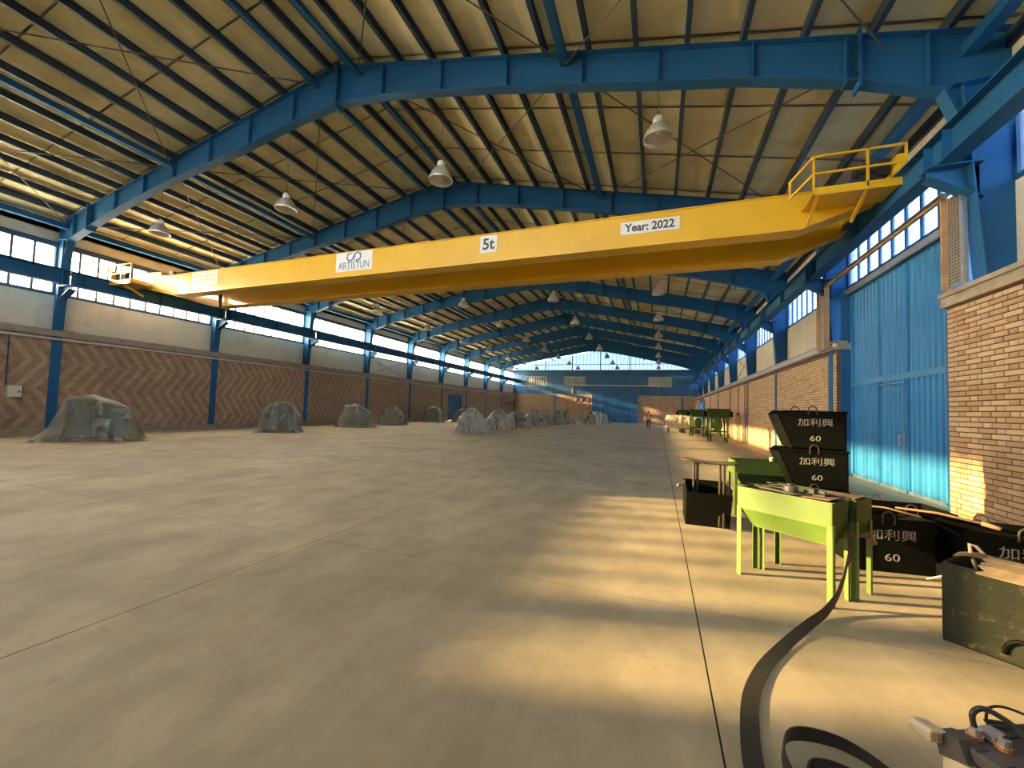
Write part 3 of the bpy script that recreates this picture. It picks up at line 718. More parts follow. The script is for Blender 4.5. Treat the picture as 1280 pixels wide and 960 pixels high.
# ------------------------------------------------------------------ cable trays and conduits
ct = thing('cable_tray', 'perforated galvanised cable tray framing the top of the blue door', 'cable tray', (4.72, 8.7, 3.9))
P(MB().box(4.68,4.70,8.62,9.0,3.92,5.50), 'tray_back', 'galv', ct, world=True)
hl = MB()
for r in range(26):
    for c in range(5): hl.box(4.676,4.681,8.66+c*.068,8.69+c*.068,3.98+r*.058,4.005+r*.058)
stuff(P(hl, 'perforation', 'ink', ct, world=True))
P(MB().box(4.62,4.72,8.585,8.62,3.90,5.50), 'tray_lip', 'galv', ct, world=True)
P(MB().box(4.60,4.72,9.0,9.04,3.88,5.52), 'tray_lip', 'tan', ct, world=True)
P(MB().box(4.66,4.69,9.0,14.3,5.53,5.62).box(4.60,4.69,9.0,14.3,5.61,5.62), 'tray_run', 'galv', ct, world=True)
P(MB().box(4.595,4.66,9.0,14.3,5.50,5.53), 'tray_edge', 'tan', ct, world=True)
P(MB().box(4.68,4.70,14.3,14.9,3.70,5.62), 'tray_back', 'galv', ct, world=True)
P(MB().box(4.60,4.72,14.26,14.3,3.70,5.62).box(4.60,4.72,14.9,14.94,3.70,5.62), 'tray_lip', 'tan', ct, world=True)
tag(P(MB().tube([(XL+.10,YN+.2,3.74),(XL+.10,YE-.2,3.74)], .045, 8), 'conduit_pipe', 'framew'), 'pale conduit pipe running along the left brick wall', 'pipe')
tag(P(MB().box(XR-.16,XR-.135,14.95,61,3.66,3.80), 'cable_duct', 'galv'), 'thin grey cable duct along the right wall coping', 'cable duct')
sb = thing('switch_box', 'grey electrical switch box on the left brick wall at the photo edge', 'switch box', (XL, 7.52, 1.42))
P(MB().box(0,.12,-.18,.18,0,.44), 'box_body', 'framew', sb, bev=.01); P(MB().box(.12,.13,-.16,.16,.02,.42), 'box_door', 'cream', sb); P(MB().box(.13,.15,.09,.12,.18,.26), 'latch', 'bar', sb)
P(MB().tube([(.05,-.22,.44),(.05,-.22,2.3)], .02, 6), 'conduit', 'bar', sb)
# small floodlight beside the door
ft = thing('bracket_light', 'small white light fitting on the pier left of the blue door', 'lamp', (4.80, 14.10, 3.72))
P(MB().box(-.02,.05,-.02,.02,0,.12), 'bracket', 'bar', ft); P(MB().lathe([(0,-.02),(.06,-.02),(.07,.03),(.05,.08),(0,.09)], n=12), 'lamp_head', 'white', ft, smooth=True)
for k, (y, z, h_) in enumerate(((29.3,.95,.85),(27.3,1.0,.8))):
    t = thing('wall_box', ['narrow electrical cabinet on the right wall behind the green stands','narrow electrical cabinet on the right wall nearest the tall bins'][k], 'switch box', (XR, y, z))
    P(MB().box(-.14,-.0,-.18,.18,0,h_), 'box_body', 'framew' if k else 'bar', t); P(MB().box(-.03,-.0,-.03,.03,h_,2.65), 'conduit', 'bar', t)
for k, y in enumerate((27.0, 28.9, 31.5)):
    t = thing('wall_post', ['brown painted upright against the right wall, nearest of three','brown painted upright against the right wall, middle of three','brown painted upright against the right wall, farthest of three'][k], 'post', (XR-.12, y, 0), 0, 'uprights on the right wall')
    P(MB().box(-.05,.05,-.08,.08,0,1.62), 'upright', 'tan', t); P(MB().box(-.14,.10,-.14,.14,0,.02), 'foot_plate', 'bar', t)

# ------------------------------------------------------------------ machines under plastic covers
def cover_mesh(pts, seed, amp=.060, sub=4, skirt=.14):
    bm = bmesh.new()
    base = [p for p in pts]
    for p in base: bm.verts.new(p)
    r = bmesh.ops.convex_hull(bm, input=bm.verts)
    junk = list({g for g in list(r['geom_interior'])+list(r['geom_unused']) if isinstance(g, bmesh.types.BMVert)})
    bmesh.ops.delete(bm, geom=junk, context='VERTS')
    bmesh.ops.delete(bm, geom=[f for f in bm.faces if all(v.co.z < .03 for v in f.verts)], context='FACES')
    bmesh.ops.subdivide_edges(bm, edges=[e for e in bm.edges if e.calc_length() > .5], cuts=2, use_grid_fill=True)
    for _ in range(sub):
        bmesh.ops.triangulate(bm, faces=bm.faces)
        es = [e for e in bm.edges if e.calc_length() > .13]
        if not es: break
        bmesh.ops.subdivide_edges(bm, edges=es, cuts=1, use_grid_fill=True)
    bmesh.ops.triangulate(bm, faces=bm.faces)
    bm.normal_update()
    cx_ = sum(p[0] for p in pts)/len(pts); cy_ = sum(p[1] for p in pts)/len(pts)
    for v in bm.verts:
        a = math.atan2(v.co.y-cy_, v.co.x-cx_); n1 = noise.noise(Vector((a*3.2+seed*7, v.co.z*.9, seed)))
        n2 = noise.noise(v.co*5+Vector((seed*3,0,0))); rg = 1-abs(noise.noise(Vector((a*2.6+seed*5, v.co.z*.6+v.co.x, seed*2)))*2)
        d = amp*(1.5*n1+.7*n2+1.3*rg-.9)
        low = max(0, 1-v.co.z/.5)
        v.co += v.normal*d + Vector((math.cos(a), math.sin(a), 0))*(skirt*low*low*(1+1.5*n1))
        v.co.z = max(v.co.z, .005)
    me = bpy.data.meshes.new('plastic_cover'); bm.to_mesh(me); bm.free()
    me.polygons.foreach_set('use_smooth', [True]*len(me.polygons)); return me
def machine(loc, rz, shape, seed, label, film, group):
    t = thing('covered_machine', label, 'covered machine', loc, rz, group)
    rs = random.Random(seed)
    if shape == 'box':    # tall head on the left, sloping tail
        P(MB().box(-.70,.0,-.45,.45,.12,1.42).box(0,.85,-.40,.40,.12,.80), 'machine_body', 'mach', t, bev=.03)
        P(MB().box(.15,.35,-.3,.3,.8,1.25).tube([(.0,0,1.0),(.7,0,1.0)], .15, 12), 'machine_head', 'mach', t)
        pts = [(-.72,-.47,1.45),(-.72,.47,1.45),(-.25,-.5,1.58),(-.2,.4,1.6),(.0,-.47,1.5),(.85,-.42,1.15),(.9,.4,1.1),(1.0,-.45,.6),(1.0,.45,.6),(-1.15,-.75,0),(-1.0,.65,0),(1.1,-.6,0),(1.1,.6,0)]
    elif shape == 'tent':
        P(MB().box(-.82,.82,-.46,.46,.12,.80).box(-.50,.50,-.34,.34,.80,1.15), 'machine_body', 'mach', t, bev=.03)
        P(MB().tube([(-.05,0,1.2),(-.05,0,1.5)], .14, 12).box(-.5,-.1,-.15,.15,1.15,1.3), 'machine_head', 'mach', t)
        pk = rs.uniform(-.15,.15)
        pts = [(pk,0,1.63),(pk+.12,.1,1.58),(-.55,-.38,1.22),(-.5,.38,1.22),(.55,-.38,1.18),(.6,.38,1.18),(-.92,-.5,.75),(-.92,.5,.75),(.92,-.5,.75),(.92,.5,.75),(-1.0,-.6,0),(-1.0,.6,0),(1.0,-.6,0),(1.0,.6,0)]
    else:                 # high shouldered
        P(MB().box(-.62,.62,-.42,.42,.12,1.0).box(-.5,.45,-.34,.34,1.0,1.35), 'machine_body', 'mach', t, bev=.03)
        P(MB().tube([(-.05,-.2,1.4),(.3,-.2,1.4)], .13, 12), 'machine_head', 'mach', t)
        pts = [(-.35,-.3,1.5),(-.35,.3,1.5),(.2,.0,1.6),(.45,-.3,1.42),(.5,.3,1.4),(-.8,-.45,.95),(-.8,.45,.95),(.82,-.45,.9),(.82,.45,.9),(-.85,-.6,0),(-.85,.6,0),(.88,-.6,0),(.88,.6,0)]
    P(MB().box(-.75,.75,-.5,.5,.0,.05).box(-.75,-.6,-.5,.5,.05,.12).box(.6,.75,-.5,.5,.05,.12), 'base_skid', 'bar', t)
    pts = [(p[0]*rs.uniform(.95,1.05), p[1]*rs.uniform(.95,1.05), p[2]) for p in pts]
    me = cover_mesh(pts, seed+.37); me.materials.append(MT[film]); link('plastic_cover', me, t)
    return t
gl = 'plastic-covered machines along the left wall'; gm_ = 'plastic-covered machines in the middle row'
machine((-18.70, 8.35, 0), .95, 'box', 1, 'tarp-covered machine nearest the camera, by the leftmost blue column', 'film2', gl)
machine((-18.35,15.4,0), .7, 'hi', 2, 'second covered machine along the left wall, two bays in', 'film2', gl)
machine((-19.15,21.8,0), .6, 'box', 3, 'third covered machine along the left wall', 'film2', gl)
machine((-19.65,26.4,0), .5, 'tent', 4, 'fourth covered machine along the left wall', 'film2', gl)
machine((-20.3,33.6,0), .4, 'hi', 5, 'fifth covered machine along the left wall, before the blue door', 'film2', gl)
mids = [(-11.15,23.1,.45,'tent'),(-11.1,27.6,.4,'tent'),(-11.2,32.0,.35,'tent'),(-10.9,35.9,.35,'tent'),(-11.0,40.0,.3,'tent'),(-10.6,43.4,.3,'hi'),(-10.3,46.7,.3,'hi'),(-7.6,47.3,.2,'hi'),(-8.0,50.6,.2,'hi'),(-7.3,53.8,.2,'box')]
for k, (x, y, r, s) in enumerate(mids):
    lab = ('nearest clear-plastic covered machine of the middle row' if k == 0 else '%s clear-plastic covered machine back in the middle row' % ordn[k] if k < 9 else 'farthest covered machine of the middle row, before the gate')
    machine((x,y,0), r, s, 10+k, lab, 'film', gm_)
t = thing('tarp_pile', 'low dark tarpaulin heap behind the middle row near the blue side door', 'tarp', (-18.5,37.6,0))
me = cover_mesh([(-1.3,-.6,1.2),(-1.1,.5,1.35),(.9,-.5,1.45),(1.2,.5,1.3),(-1.6,-.8,0),(-1.5,.8,0),(1.5,-.8,0),(1.5,.8,0)], 50.2, .07); me.materials.append(MT['tarp']); link('tarp_sheet', me, t)
t = thing('wrapped_crate', 'long shiny film-wrapped bundle on skids before the far right stands', 'wrapped bundle', (1.95,36.9,0), .12)
me = cover_mesh([(-1.25,-.5,1.35),(-1.2,.5,1.45),(1.2,-.5,1.4),(1.2,.5,1.45),(-1.5,-.6,1.0),(-1.45,.6,1.0),(1.45,-.6,1.1),(1.4,.6,1.0),(-1.4,-.55,.45),(-1.35,.55,.45),(1.35,-.55,.35),(1.3,.55,.35)], 60.1, .06, skirt=0); me.materials.append(MT['film3']); link('film_wrap', me, t)
P(MB().box(-1.25,1.25,-.42,.42,.42,1.25), 'bundle_core', 'whitecloth', t)
P(MB().box(-1.3,-1.15,-.5,.5,0,.42).box(1.1,1.25,-.5,.5,0,.42).box(-.1,.1,-.5,.5,0,.42), 'skid', 'bar', t)

# far rack and orange rack
t = thing('steel_rack', 'dark steel rack standing by the far left corner', 'rack', (-21.6,57.5,0), .15)
for x in (-.9,.9):
    for y in (-.3,.3): P(MB().box(x-.05,x+.05,y-.05,y+.05,0,2.9), 'post', 'bar', t)
P(MB().box(-.95,.95,-.35,.35,2.3,2.4).box(-.95,.95,-.35,.35,1.0,1.06), 'shelf', 'bar', t); P(MB().obox((-.9,-.3,.2),(.9,-.3,2.2),.05,.05).obox((.9,-.3,.2),(-.9,-.3,2.2),.05,.05), 'cross_brace', 'galv', t)
t = thing('orange_rack', 'orange steel rack at the far wall left of the blue gate', 'rack', (-10.5,55.5,0))
for x in (-1.5,1.5):
    for y in (-.4,.4): P(MB().box(x-.06,x+.06,y-.06,y+.06,0,3.0), 'post', 'orange', t)
P(MB().box(-2.1,1.6,-.45,.45,2.6,2.75), 'shelf', 'orange', t); P(MB().box(-1.5,1.5,-.4,.4,1.7,1.8), 'shelf', 'orange', t)
for k in range(3):
    o = thing('drum', ['leftmost','middle','rightmost'][k]+' dark drum lying on top of the orange rack', 'drum', (-10.9+k*.85,55.5,2.76), 0, 'drums on the orange rack')
    P(MB().tube([(0,-.4,.38),(0,.4,.38)], .37, 18), 'drum_body', 'motor', o); P(MB().tube([(0,-.42,.38),(0,-.39,.38)], .25, 14), 'drum_lid', 'galv', o)

# green machine stands (right)
def stand(loc, rz, label, s=1.0):
    t = thing('machine_stand', label, 'machine stand', loc, rz, 'dark green machine stands')
    P(MB().prism([(-.62,1.28),(-.5,1.02),(.5,1.02),(.62,1.28),(.62,1.42),(-.62,1.42)], lambda u,v,k:(u,k,v), -.35,.35), 'hopper_top', 'dgreen', t)
    P(MB().box(.62,.78,-.2,.2,1.08,1.32).box(-.8,-.62,-.15,.15,1.1,1.3), 'side_box', 'bin', t)
    for x in (-.42,.42):
        for y in (-.28,.28): P(MB().obox((x,y,1.03),(x*1.12,y*1.1,0),.07,.07), 'leg', 'dgreen', t)
    P(MB().tube([(0,-.12,.72),(0,.12,.72)], .26, 18), 'flywheel', 'dgreen', t, smooth=False)
    P(MB().box(-.42,.42,-.25,.25,.42,.48), 'lower_plate', 'dgreen', t)
    P(MB().tube([(.42*math.cos(a), -.3, .05+.32*math.sin(a)) for a in [PI*k/8 for k in range(9)]], .03, 6), 'arch_brace', 'green', t)
    P(MB().tube([(-.25,.0,.95),(-.1,.0,.72)],.06,8), 'motor', 'galv', t)
    t.scale = (1, 1, 1.4)
stand((3.35,27.0,0), .1, 'dark green machine stand nearest the camera on the right side')
stand((2.75,32.6,0), .15, 'dark green machine stand beside the film-wrapped bundle')
stand((3.9,33.6,0), -.1, 'dark green machine stand close to the right wall, behind the nearest one')
stand((2.25,38.4,0), .1, 'farthest dark green machine stand, behind the film-wrapped bundle')

# ------------------------------------------------------------------ person
pt = thing('person', 'person standing in a red and white top and dark trousers, before the far wall', 'person', (-.96,44.1,0), .1)
def skin(verts, edges, rad, name, m, parent, sub=2, root=0):
    me = bpy.data.meshes.new(name); me.from_pydata(verts, edges, []); o = bpy.data.objects.new(name, me); C.objects.link(o)
    md = o.modifiers.new('s', 'SKIN'); sv = me.skin_vertices[0].data
    for i, r in enumerate(rad): sv[i].radius = (r, r) if not isinstance(r, tuple) else r
    sv[root].use_root = True
    o.modifiers.new('u', 'SUBSURF').levels = sub
    dg_ = bpy.context.evaluated_depsgraph_get(); m2 = bpy.data.meshes.new_from_object(o.evaluated_get(dg_))
    bpy.data.objects.remove(o); m2.materials.clear(); m2.materials.append(MT[m]); m2.polygons.foreach_set('use_smooth', [True]*len(m2.polygons))
    return link(name, m2, parent)
bv = [(0,0,.95),(0,0,1.15),(0,0,1.38),(0,-.01,1.50),(0,-.02,1.58),(0,-.03,1.66),
      (.18,0,1.40),(.24,-.02,1.12),(.20,-.14,.92),(.19,-.19,.86),(-.18,0,1.40),(-.25,-.01,1.12),(-.24,-.06,.88),(-.24,-.07,.80),
      (.10,0,.88),(.12,-.02,.48),(.12,.02,.08),(.12,-.10,.04),(-.10,0,.88),(-.13,.0,.48),(-.14,.05,.08),(-.14,-.07,.04)]
be = [(0,1),(1,2),(2,3),(3,4),(4,5),(2,6),(6,7),(7,8),(8,9),(2,10),(10,11),(11,12),(12,13),(0,14),(14,15),(15,16),(16,17),(0,18),(18,19),(19,20),(20,21)]
br_ = [(.15,.10),(.14,.10),(.16,.10),.055,(.085,.09),(.08,.095),.06,.045,.033,.03,.06,.045,.033,.03,.09,.06,.042,.04,.09,.06,.042,.04]
skin(bv, be, br_, 'body', 'skin', pt)
skin([(0,0,.95),(0,0,1.15),(0,0,1.40),(.19,0,1.41),(.25,-.02,1.12),(.215,-.10,.98),(-.19,0,1.41),(-.26,-.01,1.12),(-.25,-.05,.95),(0,0,1.46)],
     [(0,1),(1,2),(2,3),(3,4),(4,5),(2,6),(6,7),(7,8),(2,9)], [(.175,.125),(.165,.12),(.185,.125),.075,.06,.048,.075,.06,.048,.07], 'jacket', 'redcloth', pt)
P(MB().box(-.09,.09,-.135,-.115,.98,1.40), 'white_shirt_front', 'whitecloth', pt, bev=.005)
skin([(0,0,.97),(.10,0,.86),(.12,-.02,.48),(.12,.02,.12),(-.10,0,.86),(-.13,0,.48),(-.14,.05,.12)], [(0,1),(1,2),(2,3),(0,4),(4,5),(5,6)], [(.165,.12),.105,.08,.065,.105,.08,.065], 'trousers', 'darkcloth', pt)
P(MB().lathe([(0,1.77),(.06,1.76),(.10,1.71),(.105,1.65),(.10,1.62)], (0,.0,0), 14), 'hair', 'hair', pt, smooth=True)
for s in (-1,1): P(MB().box(s*.13-.045,s*.13+.045,-.17,.08,0,.08), 'shoe', 'darkcloth', pt, bev=.015)

# ------------------------------------------------------------------ black skips (bins)
def arch(cx_, y, z, r=.055, h=.07):
    return MB().tube([(cx_-r,y,z-.06)]+[(cx_-r*math.cos(a), y, z+h*math.sin(a)) for a in [PI*k/10 for k in range(11)]]+[(cx_+r,y,z-.06)], .009, 8)
def bin_(loc, rz, label, txt=True, num='60', m='bin', group='black steel bins', L=.86, D=.58, H=.565, cham=True):
    """front face at y=0 towards -Y; right end vertical, left end sloping"""
    t = thing('steel_bin', label, 'bin', loc, rz, group)
    prof = [(.20,0),(L,0),(L,H),(.07,H),(0,H-.06)] if cham else [(0,0),(L,0),(L,H),(0,H)]
    th = .012
    P(MB().prism(prof, lambda u,v,k:(u,k,v), 0, th), 'front_plate', m, t)
    P(MB().prism(prof, lambda u,v,k:(u,k,v), D-th, D), 'rear_plate', m, t)
    P(MB().box(L-th,L,0,D,0,H), 'end_plate', m, t)
    a, b = ((0,H-.06),(.20,0)) if cham else ((0,H),(0,0))
    P(MB().obox((a[0]+.006,D/2,a[1]),(b[0]+.006,D/2,b[1]),D,.012), 'sloping_plate', m, t)
    P(MB().box(b[0],L,0,D,0,th), 'bottom_plate', m, t)
    P(MB().box(.07,L,-.012,.0,H-.03,H).box(.07,L,D,D+.012,H-.03,H).box(L,L+.012,-.012,D+.012,H-.03,H), 'rim', m, t)
    P(arch(L*.52,-.006,H), 'handle', 'bar', t); P(arch(L*.45,D+.006,H), 'handle', 'bar', t)
    if txt:
        text('加利興', .122, t, 'lettering', 'paintw', face_mtx((L*.56,-.003,H*.68),(1,0,0),(0,0,1)), sx=1.22)
        text(num, .11, t, 'lettering', 'paintw', face_mtx((L*.56,-.003,H*.27),(1,0,0),(0,0,1)), sx=1.3)
    return t
sx_, sy_ = 1.72, 7.13
bin_((sx_,sy_,0), 0, 'black steel bin at the bottom of the stack of three')
bin_((sx_,sy_,.575), 0, 'black steel bin in the middle of the stack of three, marked 60')
bin_((sx_-.02,sy_,1.15), 0, 'black steel bin on top of the stack of three, marked 60')
bin_((1.87,5.40,0), .12, 'open black bin marked 60 right behind the pale green trough stand')
bin_((2.33,6.02,0), .05, 'open black bin with empty rim, behind the one marked 60')
bin_((2.80,5.28,0), -.12, 'open black bin with brown sticks on its rim, by the brick pier')
bin_((.97,6.26,0), PI/2, 'small dark bin holding a tube handle, left of the green troughs', txt=False)
cd = bin_((2.005,3.985,0), math.atan2(-.68,.73), 'worn olive green bin with packing wood on top, nearest the camera', txt=False, m='olive', cham=False, L=.95)
# arch welded low on the olive bin front
P(MB().tube([(.30+.085-.085*math.cos(a), -.012, .06+.11*math.sin(a)) for a in [PI*k/10 for k in range(11)]], .016, 8), 'lifting_eye', 'bin', cd)
# packing wood on olive bin
ux = Vector((.73,-.68,0)); uy = Vector((.68,.73,0))
def onb(u, v, z): p = Vector((2.005,3.985,z))+ux*u+uy*v; return p
t = thing('packing_board', 'pale split packing board lying across the olive bin', 'board', onb(.18,.02,.585), math.atan2(-.68,.73))
for k in range(4):
    P(MB().prism([(0,k*.05-.05),(.05-.02*(k%2),k*.05-.026),(.01,k*.05-.004),(.62,k*.05-.004),(.62,k*.05-.05)], lambda u,v,z_:(u,v,z_+.30*max(v,-.01)+.9*min(0,v+.01)), .0+.004*(k%2), .014+.004*(k%2)), 'plank', 'wood', t)
t = thing('cardboard_flap', 'curled brown cardboard flap on the olive bin rim', 'cardboard', onb(.0,.22,.575), math.atan2(-.68,.73))
mb = MB(); 
for j in range(7):
    u = j*.038; z = .006+.03*math.sin(j*.5); mb.v += [(u,0,z),(u,.11,z+.012)]
mb.f = [(2*j,2*j+2,2*j+3,2*j+1) for j in range(6)]; mb.m = [0]*6
o = P(mb, 'flap', 'card', t); md = o.modifiers.new('th','SOLIDIFY'); md.thickness = .006
tag(P(MB().tube([onb(.10,.30,.50), onb(.07,.31,.62), onb(.06,.33,.67), onb(.09,.35,.66), onb(.15,.36,.58), onb(.17,.37,.50)], .012, 8), 'bent_strap', 'beige', smooth=True), 'bent pale strap sticking out of the olive bin', 'strap')
tag(P(MB().tube([(2.55,5.30,.03),(2.66,5.27,.09),(2.72,5.24,.16),(2.78,5.22,.22)], .008, 6), 'pale_cord', 'whitecloth'), 'thin pale cord hanging between the two marked bins', 'cord')
# sticks and rods lying on the bins
def stick(pts, r, m, label, cat='stick', tip=None):
    t = thing('wrapped_stick', label, cat, pts[0]); 
    P(MB().tube(pts, r, 8), 'shaft', m, t, world=True, smooth=True)
    if tip: P(MB().tube([pts[-1], tip], [r[-1]*1.7 if isinstance(r,list) else r*1.7, .02], 8), 'tip', 'card', t, world=True, smooth=True)
stick([(2.55,5.85,.62),(2.80,5.62,.64),(3.02,5.38,.62)], [.010,.013,.014], 'card', 'brown taped stick resting on bin rims beside the brick pier', tip=(3.10,5.28,.60))
stick([(1.70,5.0,.55),(1.86,5.02,.52),(2.06,5.12,.47)], .012, 'bar', 'thin dark rod poking out past the second green trough', 'rod')
stick([(1.70,4.52,.56),(1.80,4.58,.565)], [.012,.025], 'card', 'brown rag tip hanging by the green trough end', 'rag', tip=(1.84,4.56,.49))
stick([(1.95,5.95,.60),(2.40,5.72,.63),(2.62,5.52,.60)], .010, 'card', 'brown flat stick across the bin behind the green trough')
stick([(1.55,7.05,.62),(1.9,6.7,.62),(2.3,6.25,.60)], .012, 'bar', 'long thin bar lying over the rear black bins', 'bar')
# tube handle frame in the small bin
t = thing('tube_handle', 'dark bent tube handle frame standing in the small bin', 'handle frame', (.68,6.6,.02))
Hh = .93
for x, y in ((.50,6.50),(.55,6.52),(.83,6.40),(.88,6.38)):
    P(MB().tube([(x,y,.03),(x,y,Hh-.05),(x+(.0),y,Hh)], .018, 8), 'upright_tube', 'bar', t, world=True, smooth=True)
loop = []
for k in range(33):
    a = 2*PI*k/32; c, s_ = math.cos(a), math.sin(a)
    loop.append((.70+.36*c, 6.44-.10*c+(.05+.03*math.cos(2*a))*s_*1.6, Hh+.01*math.cos(2*a)))
P(MB().tube(loop, .020, 8), 'top_loop', 'bar', t, world=True, smooth=True)
stick([(.40,6.35,.52),(.36,6.33,.58),(.30,6.32,.60)], .012, 'card', 'small tan rag knot on the left corner of the small bin', 'rag', tip=(.27,6.30,.56))

# ------------------------------------------------------------------ green trough stands
def trough(o, u, v, L, Wd, label, loc_z=0, m='green', leg_m='green', end='green'):
    u = Vector(u).normalized(); rz = math.atan2(u.y, u.x)
    t = thing('trough_stand', label, 'trough stand', (o[0], o[1], 0), rz, 'green trough stands')
    zt, zb, zl = .88, .67, .50; th = .006
    # local frame: x along length, y across (away from camera)
    P(MB().box(0,L,0,th,zb,zt).add([(0,0,zb),(L,0,zb),(L-.06,Wd*.28,zl),(.12,Wd*.28,zl)], [(0,1,2,3)]).add([(0,.006,zb),(L,.006,zb),(L-.06,Wd*.28+.004,zl+.006),(.12,Wd*.28+.004,zl+.006)], [(3,2,1,0)]), 'front_side', m, t)
    P(MB().box(0,L,Wd-th,Wd,zb,zt).add([(0,Wd,zb),(L,Wd,zb),(L-.06,Wd*.72,zl),(.12,Wd*.72,zl)], [(3,2,1,0)]), 'back_side', m, t)
    P(MB().box(0,th,0,Wd,zb,zt).add([(0,0,zb),(.12,Wd*.28,zl),(.12,Wd*.72,zl),(0,Wd,zb)], [(0,1,2,3)]), 'left_end', end, t)
    P(MB().box(L-th,L,0,Wd,zb,zt).add([(L,0,zb),(L-.06,Wd*.28,zl),(L-.06,Wd*.72,zl),(L,Wd,zb)], [(3,2,1,0)]), 'right_end', 'dgreen', t)  # darker green paints in the shade on this end
    P(MB().box(.12,L-.06,Wd*.28,Wd*.72,zl-.005,zl), 'bottom_plate', m, t)
    P(MB().box(0,L,-.004,.012,zt-.008,zt+.004).box(0,L,Wd-.012,Wd+.004,zt-.008,zt+.004), 'rim', m, t)
    for x, sx_ in ((0,1),(L,-1)):
        for y, sy in ((0,1),(Wd,-1)):
            x0, x1 = sorted((x, x+sx_*.042)); y0, y1 = sorted((y, y+sy*.042))
            xa, xb = sorted((x, x+sx_*.006)); ya, yb = sorted((y, y+sy*.006))
            P(MB().box(x0,x1,ya-.004*sy,yb-.004*sy,0,zb+.02).box(xa-.004*sx_,xb-.004*sx_,y0,y1,0,zb+.02), 'leg', leg_m, t)
    return t
uA = (.771,-.637)
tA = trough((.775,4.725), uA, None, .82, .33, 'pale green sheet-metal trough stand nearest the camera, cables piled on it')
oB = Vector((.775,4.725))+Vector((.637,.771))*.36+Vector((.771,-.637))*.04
tB = trough((oB.x,oB.y), uA, None, .82, .33, 'second green trough stand, close behind the nearest one', m='dgreen')  # dark green sides paint in the shadow this trough stands in
tC = trough((1.18,7.42), (.95,.10), None, .82, .40, 'green trough stand in front of the stack of black bins', m='dgreen')  # shaded long sides painted dark, sunlit left end kept lighter
vA = Vector((.637,.771,0)); uAv = Vector((.771,-.637,0)); oA = Vector((.775,4.725,0))
def onA(u, v, z): return oA+uAv*u+vA*v+Vector((0,0,z))
rzA = math.atan2(-.637,.771)
# things on top of the troughs
t = thing('dark_tray', 'dark flat tray filling the nearest green trough', 'tray', onA(.02,.02,.86), rzA)
P(MB().box(0,.78,0,.28,-.03,.012), 'tray_plate', 'rubber', t)
t = thing('canister', 'short black round canister lying on the cables of the trough', 'canister', onA(.44,.12,.875), 0)
P(MB().lathe([(0,0),(.058,0),(.06,.01),(.06,.075),(.052,.085),(0,.087)], n=22), 'canister_body', 'charc', t, smooth=True); P(MB().lathe([(0,.085),(.035,.087),(.033,.10),(0,.10)], n=16), 'cap', 'motor', t)
def cable(pts, r, label, m='rubber', name='cable', flat=None):
    P0 = [Vector(p) for p in pts]; out = []
    for i in range(len(P0)-1):       # Catmull-Rom
        a = P0[max(i-1,0)]; b = P0[i]; c = P0[i+1]; d = P0[min(i+2,len(P0)-1)]
        for k in range(8):
            t_ = k/8; out.append(.5*((2*b)+(c-a)*t_+(2*a-5*b+4*c-d)*t_*t_+(3*b-a-3*c+d)*t_**3))
    out.append(P0[-1])
    return tag(P(MB().tube(out, r, 8, flat=flat), name, m, smooth=True), label, 'cable')
cable([onA(.05,.10,.89),onA(.10,.02,.90),onA(.03,-.0,.90),onA(.0,.12,.90),onA(.12,.22,.90),onA(.3,.25,.90),onA(.46,.22,.90)], .011, 'thin black cable looped on the left end of the trough')
cable([onA(.05,.22,.895),onA(.2,.08,.90),onA(.34,.04,.90),onA(.52,.05,.895),onA(.6,.2,.90)], .010, 'grey black cable snaking along the front of the trough top', 'charc')
cable([onA(.16,.28,.90),onA(.26,.30,.92),onA(.42,.30,.91),onA(.6,.26,.90),onA(.72,.24,.90)], .010, 'black cable along the back edge of the trough top')
t = thing('brown_board', 'brown paperboard sheet on the right end of the nearest trough', 'board', onA(.56,.04,.885), rzA+.1)
P(MB().prism([(0,0),(.22,-.02),(.24,.20),(.05,.24)], lambda u,v,k:(u,v,k+.03*u), 0, .006), 'sheet', 'card', t)
t = thing('brown_board', 'brown paperboard sheet on the left end of the nearest trough', 'board', onA(.16,.10,.885), rzA-.3)
P(MB().prism([(0,0),(.16,.02),(.15,.12),(.0,.10)], lambda u,v,k:(u,v,k), 0, .006), 'sheet', 'card', t)
t = thing('pipe_clamp', 'small black clamp assembly on the trough behind the canister', 'clamp', onA(.60,.20,.88), rzA)
P(MB().box(-.08,.10,-.03,.05,0,.03), 'clamp_base', 'motor', t, bev=.004); P(MB().tube([(-.05,0,.045),(.09,0,.045)], .02, 8), 'clamp_pin', 'motor', t)
P(MB().box(-.02,.02,-.05,.06,.03,.07), 'clamp_jaw', 'bar', t)
t = thing('brown_board', 'brown board lying over the second green trough', 'board', onA(.48,.38,.885), rzA)
P(MB().prism([(0,0),(.36,.0),(.34,.26),(.02,.22)], lambda u,v,k:(u,v,k), 0, .006), 'sheet', 'card', t)
t = thing('small_cup', 'small pale cup standing on the far green trough', 'cup', (1.72,7.55,.885))
P(MB().lathe([(0,0),(.028,0),(.034,.07),(.030,.07),(.026,.008),(0,.008)], n=16), 'cup_body', 'beige', t, smooth=True)
P(MB().tube([(.03+.022*math.sin(a),0,.036-.022*math.cos(a)) for a in [PI*k/8 for k in range(9)]], .005, 6), 'handle', 'beige', t)

